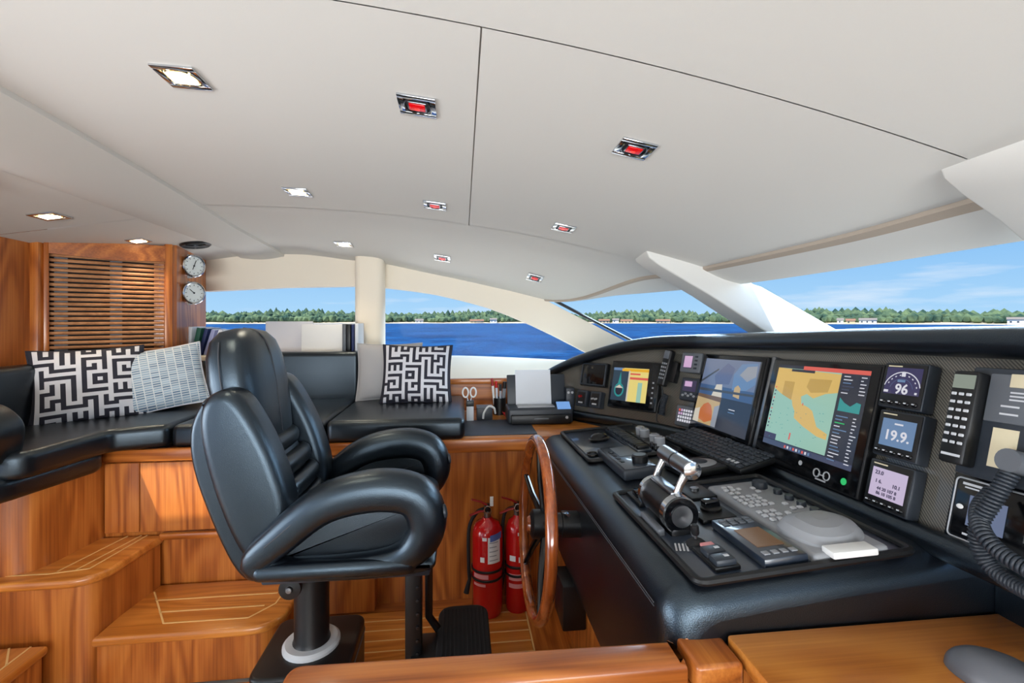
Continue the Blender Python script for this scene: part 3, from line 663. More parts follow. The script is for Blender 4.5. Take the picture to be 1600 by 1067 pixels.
pillow('scatter_cushion', .38, .34, .12, lean((-.42, 2.81, 1.065), (.1, -1, 0), 14, 0), 'plain grey linen cushion tucked behind the right maze cushion', None, ('linen', 'linen'), seed=8)
# ------------------------------------------------------------------ helm console
def zc(X, Y): return .83+.08*(X-.42)+.03*(1.6-Y)
hc = thing('helm_console', 'black padded leather helm console with carbon instrument panel and hood', 'console', T(0, 0, 0))
def section(Y, ins):
    p = [(.47, .37), (.425, .37)]
    p += [(.405, .45), (.392+.0, .70)]
    for k in range(7):
        a = R(90*k/6); p.append((.392+.075*(1-math.cos(a)), .755+.075*math.sin(a)+(.03*(1.6-Y))))
    for x in (.55, .75, .95, 1.12): p.append((x, zc(x, Y)))
    p.append((1.12, .37))
    return [(x+ins*(1 if x < .6 else 0)*.8, Y, max(.37, z-(ins if z > .6 else 0))) for x, z in p]
rows = []
for k in range(7): a = R(90*k/6); rows.append((.835+.06*(1-math.sin(a)), .06*(1-math.cos(a))))
rows = [(.835+.06*(1-math.sin(R(90*k/6))), .06*(1-math.cos(R(90*k/6)))) for k in range(6, -1, -1)]
ring = [section(.835, .06)]+[section(y, i) for y, i in rows[1:]]
rs = []
for k in range(7): a = R(15*k); rs.append(section(.895-.06*math.cos(a), .06*(1-math.sin(a))))
for k in range(1, 9): rs.append(section(.895+k*(2.2-.895)/8, 0))
for k in range(1, 7): a = R(15*k); rs.append(section(2.2+.05*math.sin(a), .05*(1-math.cos(a))))
mb = MB(); mb.sheet(rs); mb.add(rs[0], [list(range(len(rs[0])))]); mb.add(rs[-1], [list(range(len(rs[-1])))]); obj('body', mb, 'leather', hc, smooth=45)
sm = MB()
for d in (0, .007): sm.tube([(.390+.02*d, y, .775-d+(.03*(1.6-y))) for y in [.9+.1*k for k in range(14)]], .0013, 5)
obj('seam', sm, 'stitch', hc)
obj('pedestal', MB().box((.78, 1.54, .185), (.62, 1.36, .37)), 'wood_v', hc)
obj('kick_box', MB().box((.425, 1.77, .285), (.09, .15, .17), r=.006), 'black', hc)
# panel frames
PU = V((-.02, -1, .045)).normalized(); PV = V((.27, 0, 1)); PV = (PV-PU*PV.dot(PU)).normalized(); PN = PU.cross(PV); P0 = V((1.0, 2.1, .85))-PN*.03
def mkplane(ang, Q):
    a = R(ang); u = V((math.sin(a), -math.cos(a), .03)).normalized(); v = V((math.cos(a)*.27, math.sin(a)*.27, 1)); v = (v-u*v.dot(u)).normalized()
    return Q, u, v, u.cross(v)
PM = (P0, PU, PV, PN); PBp = mkplane(20, P0+PU*.14); PCp = mkplane(35, PBp[0]+PBp[1]*-.2)
def on(pl, s, h, d=0.0): Q, u, v, n = pl; return Q+u*s+v*h+n*d
def pframe(pl, s, h, d=0.0):
    Q, u, v, n = pl; m = Mx((u, v, n)).transposed().to_4x4(); m.translation = on(pl, s, h, d); return m
top_c = lambda s: interp([(-.80, .205), (-.74, .225), (-.548, .295), (-.287, .366), (0, .40)], s)
cols = [(PCp, s, top_c(s)) for s in (-.80, -.74, -.65, -.548, -.42, -.287, -.15, -.02)]+[(PBp, s, .40) for s in (-.14, -.06, -.01)]+[(PM, s, .405) for s in (.18, .4, .7, 1.0, 1.3, 1.7)]
mb = MB(); mb.sheet([[on(p, s, -.03) for p, s, h in cols], [on(p, s, h*.5) for p, s, h in cols], [on(p, s, h+.03) for p, s, h in cols], [on(p, s, h+.03, -.06) for p, s, h in cols]])
obj('instrument_panel', mb, 'carbon', hc, smooth=30, recalc=False)
hp = [on(PCp, -.80, .215, .0), on(PCp, -.74, .245, .01), on(PCp, -.55, .318, .012), on(PCp, -.30, .388, .012), on(PCp, -.08, .422, .012), on(PBp, -.10, .432, .010), on(PM, .15, .436, .012), on(PM, .5, .438, .012), on(PM, .9, .440, .012), on(PM, 1.3, .436, .012), on(PM, 1.75, .43, .012)]
hpp = catmull(hp, 6); nh = len(hpp)
mb = MB(); mb.tube(hpp, [.018+.018*min(1, (i/(nh*.35))**.6) for i in range(nh)], 16, flat=(.95, 1.35, .9), up=(0, 0, 1)); obj('hood', mb, 'leather', hc, smooth=60)
mb = MB(); mb.sheet([[(p.x+.02, p.y, p.z) for p in hpp], [(max(p.x+.25, 1.5), p.y, min(p.z-.05, 1.2)) for p in hpp], [(1.86, p.y, 1.06) for p in hpp]]); obj('deck', mb, 'black_matte', hc, recalc=False)
bs = catmull([on(PCp, -.74, -.0, .012), on(PCp, -.4, .0, .012), on(PCp, -.05, .0, .012), on(PBp, -.06, .0, .012), on(PM, .2, .0, .014), on(PM, .9, .0, .014), on(PM, 1.5, .0, .014)], 5)
obj('base_roll', MB().tube(bs, .026, 12, flat=(1, 1, .8), up=(0, 0, 1)), 'leather', hc, smooth=60)
obj('apron', MB().box((1.26, .54, .80), (.34, .62, .19), r=.03, seg=4), 'leather', hc, smooth=60)
# aft-facing side skirt joining panel and counter
mb = MB(); mb.sheet([[on(PCp, s, .0, .004) for s in (-.8, -.4, 0)], [on(PCp, s, -.06, .03) for s in (-.8, -.4, 0)]]); obj('skirt', mb, 'black', hc, recalc=False)
def cz(x, y, h=0): return V((x, y, zc(x, y)+h))
def cframe(x, y, rz=0, h=0):
    m = frame(cz(x, y, h), (1, 0, .08), (0, 1, -.03)); return m @ RZ(rz)
def tray(lab, x0, x1, y0, y1):
    M = cframe((x0+x1)/2, (y0+y1)/2); w, l = x1-x0, y1-y0; t = thing('instrument_tray', lab, 'tray', M)
    obj('plate', MB().box((0, 0, .002), (w-.01, l-.01, .006), r=.002), 'tray', t)
    pts = rounded([(-w/2, -l/2, .02), (w/2, -l/2, .02), (w/2, l/2, .02), (-w/2, l/2, .02)])
    obj('rim', MB().tube([(a, b, .006) for a, b in pts], .008, 8, closed=True, flat=(1, 1.2, 1), up=(0, 0, 1)), 'black', t)
    return t
tray('far recessed black tray on the console with trackball and clear-capped switches', .485, .85, 1.69, 2.20)
tray('near recessed black tray on the console holding the throttle and grey keyboard', .458, .922, .845, 1.345)
# ------------------------------------------------------------------ things on the console
def dome(rx, ry, h, n=20, k=6, z0=0, ex=1.0):
    prof = []
    mb = MB(); vs = []; fs = []
    for j in range(k+1):
        a = math.pi/2*j/k; r = math.cos(a)**ex; z = z0+h*math.sin(a)
        for i in range(n): t = 2*math.pi*i/n; vs.append((rx*r*math.cos(t), ry*r*math.sin(t), z))
    for j in range(k):
        for i in range(n): fs.append([j*n+i, j*n+(i+1) % n, (j+1)*n+(i+1) % n, (j+1)*n+i])
    fs.append(list(range(n))[::-1]); mb.add(vs, fs); return mb
def knobm(r, h, n=20): return MB().lathe([(r, 0), (r, h*.8), (r*.9, h), (0, h)], n)
# trackball in the far tray
t = thing('trackball', 'black oval trackball mouse in the far tray', 'trackball', cframe(.61, 1.99, 20, .006))
obj('base', MB().lathe([(.045, 0), (.05, .008), (.04, .014)], 24, M=Mx.Scale(.8, 4, (0, 1, 0))), 'black', t); obj('shell', dome(.043, .034, .024, z0=.008), 'black_gloss', t)
t = thing('switch_bank', 'ribbed bank of rocker switches in the far tray', 'switches', cframe(.71, 1.92, 0, .006))
obj('base', MB().box((0, 0, .006), (.06, .40, .012), r=.003), 'tray', t)
for k in range(12): obj('rocker', MB().box((0, -.175+k*.032, .017), (.048, .024, .014), r=.004, M=None), 'dark_blue_grey' if k > 1 else 'black', t)
for k in range(2): obj('toggle', MB().cyl((.045, -.19+k*.035, 0), (.05, -.19+k*.035, .028), .005), 'chrome', t)
t = thing('guarded_switches', 'row of clear-capped guarded switches beside the rocker bank', 'switches', cframe(.795, 1.87, 0, .006))
obj('base', MB().box((0, 0, .004), (.07, .40, .008), r=.002), 'black', t)
for y in (.10, .055, -.05, -.10):
    c = obj('cap', MB().lathe([(.021, 0), (.021, .03), (.017, .034), (.0, .034)], 16, M=T(0, y, .008)), 'clear_cap', t); obj('button', MB().lathe([(.012, .034), (.012, .037), (0, .037)], 12, M=T(0, y, .008)), 'grey', c)
for k in range(6): obj('indicator', MB().box((-.026, -.17+k*.06, .009), (.008, .03, .003)), 'grey_mid', t)
for x, y, lab in ((.515, 1.765, 'small black ring socket at the corner of the far tray, nearer the wheel'), (.575, 1.785, 'small black ring socket at the edge of the far tray, beside the control unit')):
    t = thing('ring_socket', lab, 'socket', cframe(x, y, 0, .004), 'ring sockets in the far tray')
    obj('ring', MB().tube([(.022*math.cos(k*.3142), .022*math.sin(k*.3142), .006) for k in range(20)], .0055, 8, closed=True), 'black_gloss', t); obj('core', MB().lathe([(.014, 0), (.014, .006)], 16), 'dark_steel', t)
# autopilot control unit
t = thing('control_unit', 'dark rectangular control unit with small screen and big round knob', 'control unit', cframe(.592, 1.60, 0, .0))
obj('body', MB().box((0, 0, .018), (.125, .30, .036), r=.008, seg=3), 'dark_blue_grey', t); obj('face', MB().box((0, 0, .037), (.108, .28, .003), r=.001), 'tray', t)
obj('screen', MB().box((.012, .055, .039), (.07, .12, .002)), 'grey_mid', t)
obj('knob', knobm(.027, .03).__class__().lathe([(.026, 0), (.027, .003), (.027, .022), (.022, .027), (0, .027)], 24, M=T(.02, -.085, .038)), 'black', t)
for k in range(4): obj('button', MB().box((-.036, .06-k*.04, .0395), (.014, .026, .003), r=.001), 'black', t)
t = thing('puck_controller', 'flat black pad with a grey oval disc beside the keyboard', 'controller', cframe(.80, 1.475, 8, 0))
obj('base', MB().box((0, 0, .012), (.19, .14, .024), r=.009, seg=3), 'black', t); obj('disc', dome(.062, .045, .006, z0=.024), 'grey', t); obj('dial', dome(.03, .025, .008, z0=.028), 'dark_blue_grey', t)
# computer keyboard leaning at the panel foot
KM = cframe(.925, 1.60, 4, .03) @ RY(-9)
t = thing('keyboard', 'black compact computer keyboard at the foot of the screens', 'keyboard', KM)
obj('body', MB().box((0, 0, 0), (.145, .48, .018), r=.005), 'black', t); obj('foot', MB().box((-.03, -.0, -.018), (.05, .44, .02), r=.004), 'black', t)
kk = MB().box((0, 0, .0), (.019, .0235, .008), r=.003, seg=1); k0 = None
for r_ in range(6):
    for c in range(17):
        M = T(-.058+r_*.0232, -.222+c*.0277, .011); mat = 'dark_blue_grey'
        if k0 is None: k0 = obj('key', kk, mat, t, M)
        else: d = k0.copy(); COL.objects.link(d); d.parent = t; d.matrix_basis = M
for k in range(3): obj('legend', MB().box((-.052, -.20+k*.02, .016), (.012, .012, .001)), 'key_grey', t, smooth=0)
# throttle
t = thing('throttle', 'large barrel-shaped chrome engine throttle with twin-arm lever', 'throttle', T(.52, 1.105, zc(.535, 1.1)-.004))
YB = lambda a, b: ((0, a, .055), (0, b, .055))
obj('pod', MB().box((0, .01, .012), (.05, .15, .03), r=.006), 'dark_steel', t)
b_ = obj('barrel', MB().cyl((0, .085, .055), (0, -.045, .055), .041, n=32), 'dark_steel', t)
for y0, y1 in ((.095, .08), (-.04, -.06)): obj('collar', MB().cyl((0, y0, .055), (0, y1, .055), .045, n=32), 'chrome', t)
obj('end_ring', MB().lathe([(.042, 0), (.042, .004), (.026, .005)], 32, M=T(0, -.06, .055) @ RX(90)), 'black_gloss', t)
obj('end_cap', MB().lathe([(.026, 0), (.026, .008), (.022, .008), (.0, .005)], 32, M=T(0, -.061, .055) @ RX(90)), 'steel', t)
obj('top_plate', MB().box((.0, .02, .098), (.03, .12, .008), r=.003), 'steel', t)
for y in (.085, -.035): obj('lever_arm', MB().tube([(.0, y, .09), (.012, y, .12), (.03, y, .152)], [.011, .010, .012], 10, flat=(1, .5, .8)), 'chrome', t)
g = obj('lever_grip', MB().cyl((.032, .10, .158), (.032, -.05, .158), .021, n=24), 'steel', t)
obj('grip_cap', MB().lathe([(.022, 0), (.022, .006), (.012, .009), (0, .009)], 20, M=T(.032, -.05, .158) @ RX(90)), 'chrome', g); obj('grip_ring', MB().cyl((.032, .03, .158), (.032, .024, .158), .0215, n=24), 'dark_steel', g)
obj('side_rail', MB().box((-.045, .0, .012), (.018, .11, .02), r=.004), 'grey_mid', t)
# small things in the near tray
def plate(x, y, w, l, lab, name='switch_plate', cat='switch', rz=0, col='black', h=.006):
    t = thing(name, lab, cat, cframe(x, y, rz, h)); obj('plate', MB().box((0, 0, .005), (w, l, .01), r=.002), col, t); return t
t = plate(.515, 1.275, .05, .10, 'small connector plate in the near tray behind the throttle'); obj('cover', MB().box((0, .01, .016), (.03, .04, .02), r=.003), 'black_gloss', t)
t = plate(.675, 1.27, .075, .11, 'black key-switch plate between throttle and grey keyboard'); obj('key_switch', MB().lathe([(.012, .01), (.012, .018), (.006, .02), (0, .02)], 16), 'steel', t)
t = plate(.64, 1.135, .09, .115, 'black thruster knob plate right of the throttle'); obj('knob', MB().puff(rounded([(-.022, -.012, .006), (.022, -.012, .006), (.022, .012, .006), (-.022, .012, .006)]), .012, .006, M=T(.008, 0, .024)), 'black_gloss', t); obj('collar', MB().lathe([(.027, .01), (.027, .016), (.02, .02)], 20, M=T(.008, 0, 0)), 'black', t)
for k in range(3): obj('legend', MB().box((-.035, -.01+k*.02, .0105), (.012, .006, .001)), 'key_grey', t, smooth=0)
t = thing('joystick', 'small black joystick in front of the throttle', 'joystick', cframe(.527, .985, 0, .006))
obj('boot', MB().lathe([(.022, 0), (.022, .006), (.014, .013), (.008, .016)], 20), 'rubber', t); obj('stick', MB().tube([(0, 0, .012), (0, .001, .03)], [.004, .005], 12), 'steel', t); obj('grip', MB().lathe([(.007, .024), (.009, .028), (.009, .044), (.006, .047), (0, .047)], 16), 'black', t)
t = thing('rocker_switches', 'pair of black rocker switches with red lamp at the tray corner', 'switches', cframe(.533, .918, 0, .006))
obj('bezel', MB().box((0, 0, .005), (.055, .10, .01), r=.003), 'black', t)
for y in (-.03, .006): r_ = obj('rocker', MB().box((0, y, .014), (.044, .033, .016), r=.005), 'dark_blue_grey', t); obj('legend', MB().box((.008, y, .0225), (.01, .008, .001)), 'key_grey', r_, smooth=0)
obj('lamp', MB().box((.005, .037, .012), (.028, .018, .008), r=.002), 'print_pink', t); obj('led', MB().lathe([(.004, .01), (.004, .014), (0, .015)], 10, M=T(-.004, .062, 0)), 's_green', t)
t = thing('printed_legend', 'thin white printed lines left of the joystick', 'marking', cframe(.492, .985, -20, .0065))
for k in range(4): obj('line', MB().box((-.012+k*.008, 0, 0), (.004, .035, .0008)), 'key_grey', t, smooth=0)
t = thing('display_unit', 'low black display unit with brownish screen and grey buttons', 'display', cframe(.650, .955, 0, .006))
obj('body', MB().box((0, 0, .010), (.095, .20, .02), r=.004), 'tray', t); obj('screen', MB().box((0, -.01, .0205), (.06, .085, .002)), 's_brown', t, smooth=0)
for k in range(4):
    for y in (.065, .08): obj('button', MB().box((-.03+k*.02, y, .021), (.015, .012, .004), r=.001), 'grey_mid', t)
    obj('button', MB().box((-.03+k*.02, -.078, .021), (.013, .014, .003), r=.001), 'grey', t)
# grey radar keyboard with palm rest and ball
t = thing('radar_keyboard', 'light grey chart and radar keyboard with raised palm rest', 'keyboard', cframe(.795, 1.062, -1, -.010))
obj('body', MB().box((0, 0, .016), (.165, .425, .032), r=.009, seg=3), 'grey', t)
pts = catmull([(-.076, -.085, 0), (-.03, -.06, 0), (.045, -.062, 0), (.078, -.1, 0), (.075, -.16, 0), (.02, -.198, 0), (-.05, -.19, 0), (-.078, -.14, 0)], 5, True)
mb = MB(); vs = []; npt = len(pts); cx, cy = 0, -.13
for (s_, z) in ((1, .03), (.96, .042), (.82, .055), (.55, .064), (.2, .067)): vs.append([(cx+(p.x-cx)*s_, cy+(p.y-cy)*s_, z-.012*max(0, -(p.y-cy))*8*s_) for p in pts])
for a, b in zip(vs, vs[1:]): mb.sheet([a+[a[0]], b+[b[0]]])
mb.add(vs[-1], [list(range(npt))]); obj('palm_rest', mb, 'grey', t, smooth=60)
kb = MB().box((0, 0, 0), (.013, .013, .006), r=.002, seg=1); k0 = None
for (rx, cols_) in ((.175, (-.05, -.032)), (.155, (-.055, -.037, -.019)), (.13, (-.055, -.037)), (.10, (-.06, -.042, -.024, -.006)), (.08, (-.06, -.042, -.024, -.006)), (.06, (-.06, -.042, -.024, -.006)), (.04, (-.055, -.037, -.019, .0)), (.0, (-.06, -.042, -.024)), (-.022, (-.06, -.042, -.024, 0)), (-.045, (-.055, -.037)), (.15, (.02, .038)), (.125, (.02,)), (.03, (.03,)), (.0, (.03, .048))):
    for c in cols_:
        M = T(c, rx, .034)
        if k0 is None: k0 = obj('key', kb, 'key_grey', t, M)
        else: d = k0.copy(); COL.objects.link(d); d.parent = t; d.matrix_basis = M
obj('dial', knobm(.02, .018), 'dark_blue_grey', t, T(.045, .155, .032))
for k in range(4): obj('dial', knobm(.011, .012), 'dark_blue_grey', t, T(.06, .10-k*.045, .032))
obj('tracker_ball', dome(.02, .02, .016), 'black_gloss', t, T(.055, -.075, .03))
tag(obj('white_card', MB().box((0, 0, .008), (.092, .036, .014), r=.003, M=cframe(.778, .846, -4, .018)), 'white'), 'small white plastic box lying at the near end of the grey keyboard', 'box')

# ------------------------------------------------------------------ instruments on the panel
def monitor(name, lab, s0, s1, h0, h1, pl=PM, d=.03, cat='monitor', body='black_gloss'):
    t = thing(name, lab, cat, pframe(pl, (s0+s1)/2, (h0+h1)/2, 0)); w, h = s1-s0, h1-h0
    obj('housing', MB().box((0, 0, d/2), (w, h, d), r=.006, seg=2), 'black', t)
    obj('front_glass', MB().box((0, 0, d+.0005), (w-.012, h-.012, .003), r=.001), body, t)
    return t, w, h
class Scr:
    def __init__(s, d): s.mb = MB(); s.mats = []; s.d = d; s.k = 0
    def mi(s, m):
        if m not in s.mats: s.mats.append(m)
        return s.mats.index(m)
    def rect(s, x0, y0, x1, y1, m): s.k += 1; s.mb.rect(x0, y0, x1, y1, s.d+s.k*.00004, s.mi(m)); return s
    def poly(s, pts, m): s.k += 1; s.mb.add([(x, y, s.d+s.k*.00004) for x, y in pts], [list(range(len(pts)))], s.mi(m)); return s
    def done(s, par, name='screen'): return obj(name, s.mb, s.mats, par, smooth=0, recalc=False)
# big chart monitor
D = .0325
t, w_, h_ = monitor('chart_monitor', 'large monitor showing a yellow and green sea chart', .622, 1.052, .022, .372)
X = lambda s: (s-.837); Yv = lambda h: (h-.197)
s = Scr(D); a0, a1, b0, b1 = X(.66), X(1.02), Yv(.085), Yv(.352)
def fx(u): return a0+(a1-a0)*u
def fy(v): return b1-(b1-b0)*v
s.rect(a0, b0, a1, b1, 's_dark'); s.rect(fx(0), fy(.93), fx(.74), fy(.04), 's_water'); s.rect(fx(.32), fy(.045), fx(1), fy(0), 's_red'); s.rect(fx(0), fy(1), fx(1), fy(.94), 's_mid')
s.poly([(fx(u), fy(v)) for u, v in ((0, .04), (.74, .06), (.74, .26), (.62, .29), (.5, .36), (.42, .32), (.36, .36), (.38, .44), (.47, .47), (.52, .5), (.56, .58), (.6, .66), (.72, .71), (.72, .77), (.62, .76), (.45, .69), (.33, .62), (.32, .54), (.28, .48), (.26, .42), (.1, .36), (0, .30))][::-1], 's_land')
s.poly([(fx(u), fy(v)) for u, v in ((.42, .14), (.66, .13), (.64, .27), (.46, .3), (.4, .24))][::-1], 's_land2'); s.poly([(fx(u), fy(v)) for u, v in ((.12, .2), (.25, .2), (.25, .42), (.12, .37))][::-1], 's_land2')
s.rect(fx(.18), fy(.075), fx(.46), fy(.045), 's_dark'); s.rect(fx(0), fy(.93), fx(.16), fy(.86), 's_ink'); s.rect(fx(.395), fy(.46), fx(.405), fy(.43), 's_red'); s.rect(fx(.318), fy(.88), fx(.335), fy(.80), 's_red')
s.poly([(fx(u), fy(v)) for u, v in ((.77, .44), (.97, .44), (.97, .34), (.93, .33), (.88, .38), (.82, .35), (.77, .30))], 's_teal')
rnd = random.Random(4)
for k in range(26):
    v = .07+k*.035
    if .27 < v < .46: continue
    l = rnd.uniform(.04, .13); s.rect(fx(.77), fy(v+.010), fx(.77+l), fy(v), rnd.choice(['s_white', 's_mid', 's_blue', 's_green' if k in (14, 16) else 's_white'])); s.rect(fx(.93), fy(v+.01), fx(.93+rnd.uniform(.02, .06)), fy(v), 's_white')
for k in range(30): u, v = rnd.uniform(.02, .7), rnd.uniform(.45, .92); s.rect(fx(u), fy(v+.005), fx(u+.012), fy(v), 's_teal')
for k in range(12): s.rect(fx(.03), fy(.30+k*.045), fx(.045), fy(.28+k*.045), 's_ink' if k % 3 else 's_red')
for k in range(9): s.rect(fx(.3+k*.035), fy(.985), fx(.32+k*.035), fy(.955), ['s_red', 's_white', 's_blue'][k % 3])
s.done(t)
mb = MB()
for cx in (-.018, .018): mb.tube([(cx+.011*math.cos(k*.3927), .011*math.sin(k*.3927), 0) for k in range(16)], .0018, 6, closed=True)
mb.tube([(-.010, -.002, 0), (.010, -.002, 0)], .0018, 6); mb.box((0, -.016, 0), (.036, .004, .002))
obj('logo', mb, 'grey_light', t, T(X(.93), Yv(.052), D+.001)); obj('power_lamp', MB().lathe([(.009, 0), (.009, .001)], 20, M=T(X(1.005), Yv(.055), D)), 's_green', t)
obj('mark', MB().lathe([(.007, 0), (.007, .001)], 16, M=T(X(.845), Yv(.062), D)), 'grey_light', t)
# camera monitor
t, w_, h_ = monitor('camera_monitor', 'dark monitor showing deck camera views left of the chart', .150, .588, .022, .376)
X = lambda s_: (s_-.369); Yv = lambda h: (h-.199); s = Scr(D)
a0, a1, b0, b1 = X(.175), X(.565), Yv(.07), Yv(.355)
s.rect(a0, b0, a1, b1, 's_grey'); s.rect(fx(0), fy(.5), fx(.98), fy(0), 's_sky'); s.rect(fx(0), fy(.55), fx(.98), fy(.40), 's_sea'); s.poly([(fx(u), fy(v)) for u, v in ((.27, .55), (.33, .36), (.38, .30), (.43, .36), (.47, .55))], 's_boat'); s.poly([(fx(u), fy(v)) for u, v in ((.62, .42), (.6, .2), (.7, .05), (.95, .02), (.97, .3), (.85, .4))], 's_blue')
s.poly([(fx(u), fy(v)) for u, v in ((.25, .25), (.45, .05), (.6, .12), (.55, .35), (.3, .38))], 's_haze'); s.poly([(fx(u), fy(v)) for u, v in ((.66, .5), (.66, .38), (.71, .34), (.76, .38), (.77, .52))], 's_tan'); s.poly([(fx(u), fy(v)) for u, v in ((0, .34), (.3, .14), (.31, .16), (0, .38))], 's_grey'); s.poly([(fx(u), fy(v)) for u, v in ((.7, .2), (.8, .08), (.95, .06), (.96, .2), (.84, .28))], 's_cloud'); s.poly([(fx(u), fy(v)) for u, v in ((.0, .5), (.98, .46), (.98, .43), (0, .46))], 's_grey')
s.rect(fx(0), fy(.98), fx(.47), fy(.55), 's_tan'); s.poly([(fx(u), fy(v)) for u, v in ((.1, .92), (.11, .78), (.16, .70), (.24, .66), (.31, .69), (.36, .78), (.38, .9), (.25, .96))], 's_orange'); s.poly([(fx(u), fy(v)) for u, v in ((.0, .98), (.0, .8), (.1, .76), (.12, .98))], 's_boat'); s.poly([(fx(u), fy(v)) for u, v in ((.38, .98), (.38, .7), (.47, .66), (.47, .98))], 's_cloud'); s.poly([(fx(u), fy(v)) for u, v in ((0, .6), (.47, .62), (.47, .55), (0, .55))], 's_brown')
s.rect(fx(.48), fy(1), fx(1), fy(.55), 's_dark'); s.rect(fx(.64), fy(.69), fx(.75), fy(.68), 's_white'); s.rect(fx(.64), fy(.73), fx(.75), fy(.72), 's_blue')
s.done(t)
obj('mark', MB().lathe([(.006, 0), (.006, .001)], 16, M=T(X(.545), Yv(.046), D)), 'grey_light', t); obj('logo', MB().box((X(.47), Yv(.05), D), (.04, .01, .001)), 'grey_mid', t)
# chrome strip between the two monitors
tag(obj('panel_strip', MB().box((.605, .2, .012), (.022, .36, .02), r=.003, M=pframe(PM, 0, 0)), 'steel'), 'narrow grey metal strip between the two big monitors', 'strip')
# three small square displays
def sq(lab, sc, hcn, kind, group='square instrument displays right of the chart'):
    t = thing('instrument_display', lab, 'display', pframe(PM, sc, hcn, 0), group); w, h, d = .116, .113, .032
    obj('housing', MB().box((0, 0, d/2), (w, h, d), r=.005), 'dark_blue_grey', t); obj('face', MB().box((0, 0, d), (w-.008, h-.008, .003), r=.001), 'black', t)
    s = Scr(d+.002)
    if kind == 0:
        s.rect(-.046, -.022, .046, .044, 's_indigo')
        def band(r0, r1, n, m, a0=15, a1=165, cy=-.014, k=1):
            for i in range(n):
                p, q = R(a0+(a1-a0)*i/n), R(a0+(a1-a0)*(i+k)/n)
                s.poly([(r0*math.cos(p), cy+r0*math.sin(p)), (r1*math.cos(p), cy+r1*math.sin(p)), (r1*math.cos(q), cy+r1*math.sin(q)), (r0*math.cos(q), cy+r0*math.sin(q))], m)
        band(.046, .0485, 14, 's_white'); band(.0385, .041, 9, 's_white', k=.35); band(.03, .0305, 10, 's_blue')
        s.rect(-.044, -.019, -.032, -.013, 's_white'); s.rect(.036, -.019, .042, -.014, 's_white'); s.rect(-.012, .008, .008, .014, 's_blue'); s.rect(-.004, .022, .006, .032, 's_white')
        txt, size, ty = '96', .034, -.010
    elif kind == 1:
        s.rect(-.042, -.030, .044, .036, 's_blue'); s.rect(-.01, .023, .012, .027, 's_white'); txt, size, ty = '19.9.', .034, -.004
    else:
        s.rect(-.044, -.030, .046, .038, 's_lilac'); txt = None
    s.done(t)
    if txt: text('reading', txt, size, T(.002, ty, d+.0035), 's_white', t)
    else:
        for k, (b, x, y, z) in enumerate((('23.0', -.024, .026, .013), ('1 6.', -.022, .006, .012), ('10.1', .024, .004, .012), ('44 20 107 8', .002, -.010, .0105), ('86 10 105 8', .002, -.021, .0105))): text('reading', b, z, T(x, y, d+.0035), 's_ink', t)
    obj('caption', MB().box((-.026, .047, d+.002), (.036, .003, .001)), 'ivory', t, smooth=0)
    for k in range(5): bt_ = obj('button', dome(.0085, .0055, .004), 'black_gloss', t, T(-.042+k*.0205, -.043, d+.0015)); obj('glint', MB().box((-.042+k*.0205, -.042, d+.006), (.006, .003, .001)), 'key_grey', bt_, T(.042-k*.0205, .043, -d-.0015) , smooth=0)
sq('square display reading 96 below a white dial arc', 1.112, .322, 0); sq('square display reading 19.9 on a pale blue screen', 1.124, .203, 1); sq('lowest square display with rows of dark figures on lilac', 1.126, .080, 2)
# satellite phone cradle with handset
t = thing('radio_telephone', 'grey radio telephone with keypad and coiled cord on the right of the panel', 'telephone', pframe(PM, 1.335, .265, 0))
obj('cradle', MB().box((.035, 0, .025), (.19, .22, .05), r=.006), 'dark_blue_grey', t)
obj('face_plate', MB().box((.045, .05, .051), (.135, .095, .006), r=.003), 'grey_mid', t)
obj('window', MB().box((.045, .085, .0545), (.062, .026, .003), r=.001), 'ivory', t)
for k in range(3): obj('print_line', MB().box((.045, .062-k*.007, .0545), (.056, .003, .001)), 'key_grey', t, smooth=0)
for x, y in ((.02, .035), (.068, .035), (.02, .020), (.068, .020)): obj('print_line', MB().box((x, y, .0545), (.03, .0035, .001)), 'key_grey', t, smooth=0)
obj('yellowed_label', MB().box((.018, -.045, .0505), (.042, .075, .002)), 'ivory', t, smooth=0)
hnd = obj('handset', MB().box((-.048, -.0, .062), (.05, .19, .03), r=.006), 'black', t)
obj('lcd', MB().box((-.048, .072, .0775), (.040, .028, .002)), 's_lcd', hnd, smooth=0)
kb = MB().box((0, 0, 0), (.010, .006, .003), r=.0012, seg=1); k0 = None
for r_ in range(7):
    for c in range(3):
        M = T(-.062+c*.0140, .046-r_*.0165, .0785)
        if k0 is None: k0 = obj('key', kb, 'key_grey', hnd, M)
        else: d = k0.copy(); COL.objects.link(d); d.parent = hnd; d.matrix_basis = M
obj('brand_plate', MB().box((-.048, -.078, .0775), (.036, .005, .001)), 'key_grey', hnd, smooth=0)
obj('plug', MB().cyl((.055, -.065, .05), (.055, -.065, .085), .021, n=20), 'grey_mid', t)
def coil(pts, r, pitch, wire, par, name='coiled_cord'):
    c = catmull(pts, 14); L = [0]
    for a, b in zip(c, c[1:]): L.append(L[-1]+(b-a).length)
    tot = L[-1]; n = int(tot/pitch*10); out = []; up = V((0, 0, 1))
    for i in range(n+1):
        d = tot*i/n; k = 0
        while k < len(L)-2 and L[k+1] < d: k += 1
        f = (d-L[k])/max(1e-9, L[k+1]-L[k]); p = c[k].lerp(c[k+1], f); tg = (c[k+1]-c[k]).normalized(); a = tg.orthogonal().normalized() if abs(tg.dot(V((0, 0, 1)))) > .98 else tg.cross(V((0, 0, 1))).normalized(); b = tg.cross(a)
        an = 2*math.pi*i/10; out.append(p+a*r*math.cos(an)+b*r*math.sin(an))
    obj(name, MB().tube(out, wire, 5), 'dark_blue_grey', par, smooth=80)
